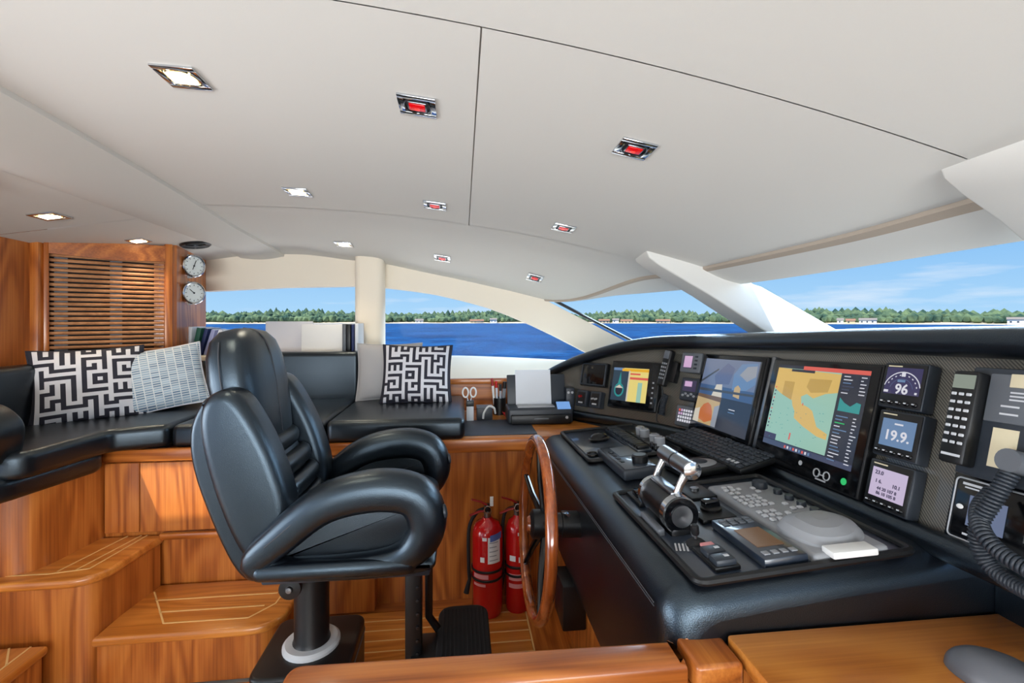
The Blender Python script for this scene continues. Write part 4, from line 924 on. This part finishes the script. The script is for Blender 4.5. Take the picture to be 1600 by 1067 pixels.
coil([(.055, -.085, .075), (.045, -.14, .085), (.03, -.19, .085), (.028, -.235, .07), (.05, -.262, .06), (.11, -.27, .07), (.16, -.262, .09)], .0115, .0068, .0034, t)
coil([(.012, -.125, .045), (.018, -.165, .075), (.05, -.20, .10), (.09, -.225, .10), (.16, -.24, .09)], .0115, .0068, .0034, t)
# black switch plate with pale outline
t = thing('alarm_plate', 'black labelled switch plate with a pale outline behind the coiled cord', 'panel', pframe(PM, 1.38, .088, 0))
obj('plate', MB().box((0, 0, .005), (.27, .135, .01), r=.003), 'black_gloss', t)
pts = rounded([(-.128, -.06, .01), (.128, -.06, .01), (.128, .06, .01), (-.128, .06, .01)]); obj('outline', MB().tube([(a, b, .0105) for a, b in pts], .0018, 5, closed=True), 'grey_light', t)
for (x, y, a, b) in ((-.085, .050, .06, .005), (-.085, .043, .05, .003), (-.07, -.048, .06, .004), (.04, .035, .06, .005), (.045, .01, .055, .005)): obj('print_line', MB().box((x, y, .0108), (a, b, .001)), 'key_grey', t, smooth=0)
obj('screen', MB().box((-.065, .0, .0108), (.065, .06, .001)), 's_sky', t, smooth=0); obj('lamp', dome(.007, .005, .002), 'white', t, T(-.113, .002, .011)); obj('slider', MB().box((.005, .01, .012), (.008, .07, .003)), 'steel', t)
# small units on the angled section
def small(lab, sc, hcn, w, h, kind):
    t = thing('panel_instrument', lab, 'display', pframe(PBp, sc, hcn, 0), 'small grey instruments on the angled panel'); d = .03
    obj('housing', MB().box((0, 0, d/2), (w, h, d), r=.007, seg=3), 'grey_mid' if kind != 1 else 'dark_blue_grey', t)
    s = Scr(d+.001)
    if kind == 0: s.rect(-.04, -.028, .012, .032, 's_ink').rect(-.036, -.024, .010, .030, 's_pink')
    elif kind == 1: s.rect(-.038, -.01, .036, .04, 's_ink').rect(-.03, .012, .012, .036, 's_pink')
    else:
        s.rect(-.042, -.03, .042, .034, 's_grey')
        for j in range(4):
            for i in range(6): s.rect(-.039+i*.0135, .020-j*.0155, -.029+i*.0135, .031-j*.0155, 's_red' if (i, j) == (0, 0) else ('s_pink' if i < 2 and j < 2 else 's_white'))
    s.done(t)
    if kind == 0: 
        for k in range(4): obj('button', MB().box((.032, .028-k*.018, d+.001), (.016, .008, .003), r=.001), 'dark_blue_grey', t)
    if kind == 1:
        for k in range(5): obj('button', dome(.008, .006, .004), 'grey', t, T(-.034+k*.016, -.03+.008*(k % 2), d))
small('small grey unit with a pink screen at the top of the angled panel', -.050, .330, .118, .094, 0); small('dark unit with half pink screen, between the pink-screen unit and the keypad', -.030, .206, .108, .105, 1); small('grey annunciator keypad with a grid of pale keys at the panel foot', -.030, .082, .114, .095, 2)
t = thing('handheld_radio', 'slim black handset hanging in a clip at the panel corner', 'handset', pframe(PBp, -.182, .292, .0) @ RZ(-6))
obj('clip', MB().box((.03, -.01, .015), (.05, .10, .03), r=.004), 'black', t); obj('body', MB().box((0, 0, .04), (.046, .18, .035), r=.009, seg=3), 'black', t); obj('earpiece', MB().box((0, .065, .058), (.034, .04, .004), r=.002), 'grey_mid', t)
k0 = None
for r_ in range(5):
    for c in range(3):
        M = T(-.012+c*.012, .02-r_*.018, .0585)
        if k0 is None: k0 = obj('key', MB().box((0, 0, 0), (.008, .009, .003), r=.001, seg=1), 'grey', t, M)
        else: d = k0.copy(); COL.objects.link(d); d.parent = t; d.matrix_basis = M
obj('cord', MB().tube(catmull([(0, -.09, .04), (.01, -.13, .03), (.0, -.18, .03), (.01, -.25, .03), (.03, -.27, .02)], 6), .0035, 6), 'black', t)
coil([(.03, -.125, .03), (.028, -.17, .03), (.03, -.225, .025)], .013, .0065, .003, t)
# far angled section: plotter, blank screen, two switch boxes
t, w_, h_ = monitor('plotter', 'square plotter with a yellow and dark green screen on the far panel', -.300, -.008, .070, .318, PCp, .034)
s = Scr(.0365); a0, a1, b0, b1 = -.128, .085, -.085, .088
s.rect(a0, b0, a1, b1, 's_yellow'); s.rect(fx(0), fy(1), fx(.45), fy(.08), 's_slate'); s.rect(fx(.0), fy(.08), fx(.3), fy(.0), 's_blue'); s.rect(fx(.25), fy(.1), fx(1), fy(.02), 's_amber'); s.rect(fx(.5), fy(.34), fx(1), fy(.27), 's_red'); s.rect(fx(.5), fy(.2), fx(.78), fy(.15), 's_red'); s.rect(fx(.74), fy(1), fx(.86), fy(.42), 's_water'); s.rect(fx(.45), fy(1), fx(.49), fy(.08), 's_boat')
s.poly([(fx(.22)+.030*math.cos(k*.3927), fy(.68)+.036*math.sin(k*.3927)) for k in range(16)], 's_teal'); s.poly([(fx(.22)+.022*math.cos(k*.3927), fy(.68)+.027*math.sin(k*.3927)) for k in range(16)], 's_dark'); s.poly([(fx(u), fy(v)) for u, v in ((.1, .62), (.34, .62), (.22, .52))], 's_boat'); s.poly([(fx(u), fy(v)) for u, v in ((.17, .5), (.27, .5), (.22, .12))], 's_teal')
s.done(t)
obj('side_bezel', MB().box((.118, 0, .036), (.024, .21, .003), r=.001), 'black', t)
for k in range(5): obj('button', MB().box((.118, .02-k*.025, .039), (.008, .008, .002)), 'grey_light', t, smooth=0)
t, w_, h_ = monitor('dark_screen', 'small switched-off screen at the far end of the panel', -.510, -.332, .170, .302, PCp, .03)
t['label'] = 'small switched-off screen at the far end of the panel'; obj('frame', MB().tube([(a, b, .033) for a, b in rounded([(-.082, -.058, .01), (.082, -.058, .01), (.082, .058, .01), (-.082, .058, .01)])], .004, 6, closed=True), 'dark_blue_grey', t)
for sc, lab in ((-.475, 'grey box with a red toggle below the switched-off screen'), (-.378, 'grey box with twin toggles next to the plotter')):
    t = thing('switch_box', lab, 'switches', pframe(PCp, sc, .098, 0), 'switch boxes below the far screen'); obj('body', MB().box((0, 0, .02), (.075, .09, .04), r=.006), 'dark_blue_grey', t); obj('face', MB().box((0, .0, .041), (.05, .065, .003)), 'black', t)
    if sc < -.4: obj('toggle', MB().cyl((0, .01, .042), (0, .006, .06), .007), 'red_dark', t)
    else:
        for x in (-.01, .012): obj('toggle', MB().cyl((x, .005, .042), (x, .0, .06), .005), 'grey_light', t)
    obj('label_strip', MB().box((0, -.025, .043), (.03, .008, .001)), 'key_grey', t, smooth=0)
# ------------------------------------------------------------------ helm chair (faces forward, +X)
CX, CY = -.515, 1.67
ch = thing('helm_chair', 'black leather helm chair with looped armrests on a pedestal', 'chair', T(CX, CY, 0))
W = lambda x, z: (x-CX, z)          # side-view world X,Z -> chair-local
MXZ = lambda y: Mx(((1, 0, 0, 0), (0, 0, -1, y), (0, 1, 0, 0), (0, 0, 0, 1)))
def side(name, pts, y, hw, r, mat='leather', n=5, M=None, par=ch):
    o = catmull([(*W(*p), 0) for p in pts], n, True); return obj(name, MB().puff([(p.x, p.y) for p in o], hw, r, 0, MXZ(y) if M is None else M, k=6), mat, par, smooth=70)
pts = rounded([(-.155, -.155, .05), (.155, -.155, .05), (.155, .155, .05), (-.155, .155, .05)], 8)
bx = obj('base_box', MB().puff(pts, .1, .012, 0, T(0, 0, .145)), 'black', ch, smooth=50); obj('base_seam', MB().tube([(a*1.002, b*1.002, .205) for a, b in pts], .003, 5, closed=True), 'grey_mid', bx)
obj('base_foot', MB().prism([(a*.92, b*.92) for a, b in pts], 0, .05), 'black', ch)
obj('ring', MB().lathe([(.055, .242), (.094, .242), (.094, .254), (.085, .262), (.055, .262)], 36), 'ring_white', ch)
cl = obj('column', MB().lathe([(.056, .25), (.062, .262), (.057, .275), (.057, .56), (.075, .565), (.075, .60)], 32), 'black', ch)
kn = obj('height_knob', MB().lathe([(.012, 0), (.012, .03), (.034, .032), (.036, .042), (.034, .052), (.018, .054), (.0, .056)], 24, M=T(-.035, -.06, .50) @ RX(90)), 'black', cl); obj('knob_cap', MB().lathe([(.012, .0), (.009, .006), (0, .007)], 16, M=T(-.035, -.115, .50) @ RX(90)), 'steel', kn)
obj('seat_frame', MB().box((.17, 0, .592), (.50, .44, .035), r=.008), 'dark_blue_grey', ch)
side('seat_base', [(-.60, .625), (-.5, .605), (-.3, .60), (-.12, .61), (-.075, .635), (-.12, .655), (-.35, .66), (-.58, .66)], 0, .275, .02)
sc = side('seat_cushion', [(-.56, .65), (-.3, .64), (-.12, .645), (-.085, .69), (-.10, .745), (-.2, .775), (-.4, .765), (-.53, .75)], 0, .205, .05)
# backrest: centre pad, ribs, headrest, side bolsters, rear shell
# rear shell and centre pad
side('back_shell', [(-.625, .60), (-.59, .64), (-.68, .95), (-.725, 1.12), (-.752, 1.13), (-.785, 1.04), (-.768, .90), (-.685, .68)], 0, .24, .018)
side('back_pad', [(-.60, .70), (-.535, .72), (-.56, .82), (-.60, .93), (-.66, 1.0), (-.73, .98), (-.68, .80)], 0, .13, .03, 'leather_soft')
for k in range(4):
    z = .752+k*.066; x = -.535-.012*k-.006*k*k
    obj('back_rib', MB().tube(catmull([(x-CX-.012, -.125, z), (x-CX+.004, -.10, z), (x-CX+.008, 0, z), (x-CX+.004, .10, z), (x-CX-.012, .125, z)], 5), .034, 14, flat=(1, .85, .9), up=(0, 0, 1)), 'leather_soft', ch, smooth=70)
hd = []
def head_prof(t):   # t 0 (bottom) ..1 (top): centre X, Z, half width, half depth
    return None
mb = MB(); rows = []
tab = [(.92, -.665, .140, .050), (.99, -.678, .160, .066), (1.08, -.700, .178, .078), (1.17, -.716, .182, .082), (1.25, -.728, .172, .078), (1.30, -.734, .150, .066), (1.330, -.738, .110, .046), (1.342, -.740, .04, .016)]
for z, x, hw, hd_ in tab:
    r = []
    for k in range(28):
        a = 2*math.pi*k/28; ca, sa = math.cos(a), math.sin(a); ex = .62
        r.append((x-CX+hd_*math.copysign(abs(ca)**ex, ca), hw*math.copysign(abs(sa)**ex, sa), z))
    rows.append(r+[r[0]])
mb.sheet(rows); mb.add(rows[-1][:-1], [list(range(28))]); mb.add(rows[0][:-1], [list(range(28))])
hr = obj('headrest', mb, 'leather', ch, smooth=70)
obj('stitching', MB().tube(catmull([(-.74-CX, 0.0, 1.343), (-.69-CX, 0, 1.328), (-.657-CX, 0, 1.275), (-.635-CX, 0, 1.17), (-.622-CX, 0, 1.08), (-.612-CX, 0, .99)], 6), .0022, 6), 'stitch', hr)
for sg in (-1, 1):
    obj('stitching', MB().tube(catmull([(-.745-CX, sg*.152, 1.30), (-.735-CX, sg*.175, 1.25), (-.722-CX, sg*.185, 1.17), (-.706-CX, sg*.181, 1.08)], 6), .002, 6), 'stitch', hr)
    b = side('side_bolster', [(-.695, 1.165), (-.645, 1.145), (-.585, 1.05), (-.535, .93), (-.505, .80), (-.535, .68), (-.60, .645), (-.66, .72), (-.72, .88), (-.755, 1.04), (-.745, 1.13)], sg*.195, .062, .034)
    obj('piping', MB().tube([(p.x, sg*.248, p.y) for p in catmull([(*W(*p), 0) for p in ((-.69, 1.145), (-.648, 1.125), (-.595, 1.03), (-.548, .92), (-.522, .80), (-.545, .70))], 6)], .0025, 6), 'stitch', b)
    # looped armrest
    loop = ((-.588, .668, .040), (-.515, .742, .050), (-.395, .832, .056), (-.25, .864, .060), (-.138, .843, .060), (-.100, .765, .058), (-.132, .692, .050), (-.21, .655, .036), (-.35, .645, .031), (-.50, .645, .032))
    path = catmull([(*W(p[0], p[1]), p[2]) for p in loop], 6, True); rr_ = [p.z for p in path]; nn = len(path)
    arm = obj('armrest', MB().tube([(p.x, sg*.262, p.y) for p in path], rr_, 20, closed=True, flat=(1.0, 1.0, .8), up=(0, 1, 0)), 'leather', ch, smooth=70)
    obj('stitching', MB().tube([(p.x+.001, sg*(.262+.050), p.y+.018+.0) for p in path[4:32]], .002, 6), 'stitch', arm)
    obj('arm_base', MB().box(((-.36-CX), sg*.262, .648), (.46, .085, .05), r=.022, seg=4), 'leather', arm, smooth=70)
    obj('arm_infill', MB().puff(rounded([(-.57-CX, .65, .02), (-.12-CX, .65, .02), (-.12-CX, .80, .03), (-.28-CX, .83, .04), (-.42-CX, .785, .03)]), .012, .008, 0, MXZ(sg*.235)), 'leather_soft', arm, smooth=60)
    obj('end_button', MB().lathe([(.02, 0), (.02, .006), (.012, .009), (0, .009)], 20, M=T(-.062-CX+.012, sg*.262-.02, .80) @ RY(80)), 'dark_blue_grey', arm)
# footrest
ps = obj('footrest_post', MB().box((.355, -.06, .38), (.055, .05, .46), r=.006), 'black', ch)
for k in range(6): obj('bolt', MB().lathe([(.006, 0), (.006, .004), (0, .005)], 10, M=T(.37, -.086, .24+k*.045) @ RX(90)), 'dark_steel', ps)
obj('footrest_strut', MB().tube([(.40, .02, .56), (.40, .02, .30), (.44, .02, .24)], .014, 10), 'dark_steel', ch)
fp = obj('footrest', MB().puff(rounded([(-.093, -.30, .06), (.093, -.30, .06), (.093, .14, .06), (-.093, .14, .06)], 8), .014, .008, 0, T(.525, 0, .245)), 'rubber', ch, smooth=50)
for k in range(11): obj('ridge', MB().box((.525-.072+k*.0144, -.08, .261), (.0075, .38, .006), r=.002, seg=1), 'black_matte', fp)
obj('footrest_bracket', MB().box((.405, -.05, .22), (.12, .16, .03), r=.006), 'black', ch)
# ------------------------------------------------------------------ steering wheel
WX, WY, WZ = .247, 1.52, .69
sw = thing('steering_wheel', 'varnished mahogany steering wheel with black spokes on the console front', 'steering wheel', T(WX, WY, WZ) @ RY(3))
obj('rim', MB().tube([(0, .272*math.cos(k*math.pi/32), .272*math.sin(k*math.pi/32)) for k in range(64)], .0185, 14, closed=True), 'rim_wood', sw, smooth=80)
for k in range(5):
    a = R(90+72*k); obj('spoke', MB().tube([(.03, .04*math.cos(a), .04*math.sin(a)), (.01, .15*math.cos(a), .15*math.sin(a)), (0, .262*math.cos(a), .262*math.sin(a))], [.014, .011, .010], 10), 'black_gloss', sw)
obj('hub', MB().lathe([(.03, -.02), (.046, -.01), (.046, .05), (.03, .055)], 28, M=RY(90)), 'black', sw)
obj('hub_cap', MB().lathe([(0, -.03), (.022, -.028), (.03, -.018)], 24, M=RY(90)), 'rim_wood', sw)
obj('column', MB().lathe([(.036, .05), (.036, .085), (.042, .087), (.042, .15)], 28, M=RY(90)), 'black', sw)
obj('lever', MB().tube([(.09, 0, .035), (.10, -.03, .048), (.10, -.05, .05)], .006, 8), 'chrome', sw)
# ------------------------------------------------------------------ fire extinguishers
def extinguisher(x, y, r, h, lab, big):
    t = thing('fire_extinguisher', lab, 'extinguisher', T(x, y, .0), 'red fire extinguishers by the cabinet')
    obj('cylinder', MB().lathe([(r*.92, 0), (r, .012), (r, h-.07), (r*.95, h-.04), (r*.75, h-.012), (r*.4, h), (r*.3, h+.012)], 36), 'red', t, smooth=50)
    obj('neck', MB().lathe([(.016, h), (.016, h+.03), (.02, h+.034), (.02, h+.05)], 20), 'steel', t)
    obj('valve', MB().box((0, 0, h+.055), (.03, .04, .03), r=.005), 'dark_steel', t)
    obj('lever', MB().tube([(.0, 0, h+.065), (-.03, -.005, h+.085), (-.075, -.01, h+.10)], [.009, .008, .007], 8, flat=(.5, 1.3, .8), up=(0, 0, 1)), 'red_dark', t)
    obj('carry_handle', MB().tube([(.0, 0, h+.045), (-.04, -.005, h+.04), (-.085, -.01, h+.025)], [.009, .008, .007], 8, flat=(.5, 1.3, .8), up=(0, 0, 1)), 'red_dark', t)
    obj('pin', MB().tube([(.016*math.cos(k*.3927), -.026, h+.055+.016*math.sin(k*.3927)) for k in range(16)], .0025, 6, closed=True), 'chrome', t)
    obj('safety_tag', MB().box((.018, -.03, h+.095), (.016, .003, .045), r=.001, M=T(.0, 0, 0)), 'white', t)
    sd = 1 if big else -1
    obj('hose', MB().tube(catmull([(.015*sd*-1, 0, h+.05), (-.05*1, .01, h+.03), (-r-.014, .0, h-.04), (-r-.016, -.01, h-.2), (-r-.012, -.012, h-.27)], 6), .0085, 8), 'rubber', t)
    obj('nozzle', MB().tube([(-r-.012, -.012, h-.27), (-r-.028, -.02, h-.33)], [.008, .013], 10), 'rubber', t)
    for z in (.175, .215): obj('strap', MB().tube([((r+.002)*math.cos(k*math.pi/18), (r+.002)*math.sin(k*math.pi/18), z) for k in range(36)], .005, 6, closed=True, flat=(1.3, .6, 1), up=(0, 0, 1)), 'black', t)
    def patch(name, a0, a1, z0, z1, mat, off=.0012, slant=0):
        rows = [[((r+off)*math.cos(R(a0+(a1-a0)*i/8)), (r+off)*math.sin(R(a0+(a1-a0)*i/8)), z+slant*(i/8)) for i in range(9)] for z in (z0, z1)]
        return obj(name, MB().sheet(rows), mat, t, recalc=False)
    if big:
        p = patch('service_label', -92, -42, .255, .375, 'white')
        for k in range(5): patch('print_line', -86, -52-6*(k % 2), .268+k*.02, .272+k*.02, 'print_grey', .0018)
        patch('blue_tag', -84, -36, h-.075, h-.045, 'blue_tag', .003, .008); patch('print_patch', -112, -96, h-.07, h-.055, 'white')
        patch('print_patch', -120, -104, .262, .285, 'white', .0013); patch('print_band', -150, -90, .185, .205, 'print_pink', .0013); patch('print_band', -150, -100, .150, .162, 'print_pink', .0013)
    else:
        patch('print_patch', -95, -55, h-.065, h-.05, 'white'); patch('print_patch', -135, -105, .245, .27, 'white'); patch('print_patch', -90, -62, .24, .265, 'white'); patch('print_band', -140, -50, .155, .185, 'print_pink', .0013); patch('print_band', -140, -50, .120, .14, 'print_pink', .0013); patch('black_label', -85, -50, .195, .22, 'black', .002)
    return t
extinguisher(.125, 2.175, .072, .43, 'taller red fire extinguisher with white service label and blue tag', True)
extinguisher(.268, 2.185, .056, .43, 'slimmer red fire extinguisher partly behind the steering wheel', False)
# ------------------------------------------------------------------ foreground rail, bracket, desk, mouse

rt = thing('divider_rail', 'varnished wooden cap rail across the bottom foreground', 'rail', T(0, 0, 0))
mb = MB(); mb.puff(rounded([(-.305, .785, .03), (.405, .785, .003), (.405, .85, .003), (-.305, .865, .03)], 6), .024, .013, 0, T(0, 0, .731), k=5); obj('cap', mb, 'wood_x', rt, smooth=50)
obj('board', MB().box((.055, .822, .35), (.68, .04, .70)), 'wood_v', rt)
bk = thing('rail_bracket', 'square wooden post end between the cap rail and the desk', 'post', T(0, 0, 0))
obj('block', MB().box((.457, .81, .735), (.088, .085, .05), r=.008, seg=3), 'wood_y', bk); obj('tongue', MB().box((.45, .862, .745), (.05, .05, .04), r=.006), 'wood_y', bk); obj('post', MB().box((.457, .805, .36), (.084, .07, .70)), 'wood_v', bk)
dk = thing('chart_desk', 'varnished wooden desk top in the lower right foreground', 'desk', T(0, 0, 0))
obj('top', MB().box((.96, .51, .755), (.91, .64, .03), r=.006), 'tread_x', dk); obj('front', MB().box((.96, .22, .37), (.9, .03, .74)), 'wood_v', dk); obj('back', MB().box((.96, .80, .37), (.9, .03, .74)), 'wood_v', dk)
ms_ = thing('computer_mouse', 'grey computer mouse on the foreground desk', 'mouse', T(.885, .66, .771) @ RZ(-62))
obj('shell', dome(.075, .05, .045, 32, 10, ex=.8), 'mouse_grey', ms_, smooth=80); obj('wheel', MB().cyl((.035, -.006, .038), (.035, .006, .038), .012, n=20), 'grey_light', ms_); obj('button_seam', MB().box((.05, 0, .033), (.045, .002, .012)), 'black', ms_)
# ------------------------------------------------------------------ printer and desk clutter
CT = .8
pr = thing('printer', 'compact black printer with white paper in its raised tray', 'printer', T(.435, 2.575, CT))
obj('body', MB().box((0, 0, .045), (.36, .18, .085), r=.012, seg=3), 'dark_blue_grey', pr); obj('lower_tray', MB().box((0, -.095, .03), (.33, .03, .05), r=.006), 'black', pr); obj('slot', MB().box((0, -.1115, .035), (.08, .004, .008), r=.001), 'grey_mid', pr)
mb = MB(); mb.box((0, 0, .09), (.34, .012, .19), r=.005, M=T(.0, .055, .07) @ RX(-12)); obj('rear_tray', mb, 'dark_blue_grey', pr)
obj('paper', MB().box((0, 0, .09), (.205, .004, .24), M=T(-.02, .03, .075) @ RX(-12)), 'paper', pr, smooth=0); obj('paper_stack', MB().box((-.02, -.03, .088), (.205, .06, .010), r=.002), 'grey_light', pr)
obj('control_screen', MB().box((0, 0, 0), (.075, .055, .004), r=.001, M=T(.13, -.07, .098) @ RX(35)), 's_tablet', pr, smooth=0); obj('emblem', MB().lathe([(.008, 0), (.008, .002)], 16, M=T(.14, -.111, .04) @ RX(90)), 'grey_light', pr)
obj('dial_panel', MB().box((.19, .045, .10), (.05, .06, .16), r=.006), 'dark_blue_grey', pr)
for x in (.178, .2): obj('button', MB().lathe([(.007, 0), (.007, .003)], 12, M=T(x, .014, .155) @ RX(90)), 'grey_light', pr)
cp = thing('pen_box', 'small box holding scissors beside the settee end', 'holder', T(.052, 2.62, CT)); obj('box', MB().box((0, 0, .045), (.04, .05, .09), r=.002), 'paper', cp); obj('box_top', MB().box((0, -.001, .10), (.042, .052, .03), r=.002), 'black', cp)
scs = thing('scissors', 'white-handled scissors standing in the small box', 'scissors', T(.048, 2.62, CT+.11))
for sg in (-1, 1): obj('loop', MB().tube([(sg*.022+.016*math.cos(k*.3927), 0, .05+.027*math.sin(k*.3927)) for k in range(16)], .0045, 6, closed=True), 'white', scs); obj('blade', MB().tube([(sg*.012, 0, .025), (-sg*.006, 0, -.06)], .004, 6), 'steel', scs)
tb = thing('tin_box', 'dark tin box with a pale edge between the scissors and the pens', 'box', T(.135, 2.66, CT)); obj('body', MB().box((0, 0, .035), (.09, .08, .07), r=.004), 'dark_blue_grey', tb); obj('lid', MB().box((0, 0, .072), (.092, .082, .008), r=.002), 'grey_mid', tb)
tag(obj('white_cable', MB().tube(catmull([(.125, 2.60, CT+.015), (.13, 2.59, CT+.05), (.155, 2.585, CT+.085), (.185, 2.59, CT+.075), (.195, 2.61, CT+.04)], 8), .006, 8), 'white', smooth=80), 'white charging cable arching beside the tin box', 'cable')
pc = thing('pen_cup', 'black cup holding pens and markers left of the printer', 'cup', T(.233, 2.79, CT)); obj('cup', MB().lathe([(.038, 0), (.04, .10), (.036, .10), (.034, .01)], 24), 'black', pc)
for i, (dx, dy, hh, mt, cap_, lab) in enumerate(((-.032, -.01, .21, 'white', 'red_dark', 'white marker with red cap, leftmost in the cup'), (-.014, .01, .19, 'paper', 'red', 'pale pen with red cap in the middle of the cup'), (.004, -.012, .17, 'grey_light', 'black', 'grey pen in the cup'), (.024, .004, .185, 'grey', 'black', 'stout grey marker at the right of the cup'), (-.03, .015, .15, 'yellow', 'yellow', 'yellow pencil in the cup'))):
    p = thing('pen', lab, 'pen', T(.233+dx*.8, 2.79+dy, CT+.01) @ RY(dx*180), 'pens in the cup'); obj('barrel', MB().cyl((0, 0, 0), (0, 0, hh*.8), .007 if i != 3 else .011, n=12), mt, p); obj('cap', MB().cyl((0, 0, hh*.78), (0, 0, hh), .0078 if i != 3 else .0118, n=12), cap_, p)
rt_ = thing('tape_roll', 'small red reel lying left of the printer', 'reel', T(.265, 2.70, CT+.02)); obj('reel', MB().lathe([(.02, -.014), (.022, -.01), (.012, -.008), (.012, .008), (.022, .01), (.02, .014)], 20, M=RY(60)), 'red', rt_); obj('core', MB().lathe([(.006, -.016), (.006, .016)], 12, M=RY(60)), 'black', rt_)
# ------------------------------------------------------------------ books and binders on the ledge
LZ = 1.156
def book(x, y, w, d, h, tilt, cov, lab, pages='paper', cat='book', group='books and binders on the ledge'):
    t = thing('book' if cat == 'book' else 'binder', lab, cat, T(x, y, LZ) @ RY(tilt), group)
    obj('cover', MB().box((0, 0, h/2), (w, d, h), r=min(.004, w*.2)), cov, t); obj('pages', MB().box((0, 0, h/2+.002), (w*.7, d*.96, h*.99)), pages, t, smooth=0)
    return t
for x, w, h, tl, cov, lab in ((-1.655, .026, .172, 4, 'paper', 'white spiral-bound book leaning against the wood cheek'), (-1.622, .028, .170, 11, 'green_book', 'dark green book beside the white spiral-bound one'), (-1.588, .022, .168, 14, 'navy', 'navy blue book right of the green one'), (-1.555, .024, .162, 17, 'lilac', 'lilac book leaning in the row by the cheek'), (-1.520, .026, .160, 20, 'paper', 'white book leaning second from the right of its row'), (-1.483, .024, .155, 23, 'off_white', 'pale book leaning last at the right of its row')):
    book(x, 3.09, w, .16, h, tl, cov, lab)
def binder(x0, x1, y, h, cov, lab):
    t = thing('binder', lab, 'binder', T((x0+x1)/2, y, LZ), 'books and binders on the ledge'); w = x1-x0
    obj('cover', MB().box((0, 0, h/2), (w, .03, h), r=.004), cov, t); obj('pages', MB().box((.004, 0, h/2+.002), (w*.96, .02, h*.985)), 'paper', t, smooth=0)
binder(-1.235, -.95, 3.10, .205, 'off_white', 'wide off-white binder standing flat against the window'); binder(-1.0, -.745, 3.05, .188, 'white', 'white glossy binder standing in front of the off-white one')
for x, w, h, cov, lab in ((-.725, .022, .19, 'grey_mid', 'grey book with red tip between binder and black book'), (-.698, .024, .188, 'black', 'black book upright at the right of the binders'), (-.672, .016, .186, 'navy', 'thin navy book upright beside the black one'), (-.648, .022, .192, 'paper', 'pale folder upright against the window post')):
    book(x, 3.06, w, .17, h, 0, cov, lab)
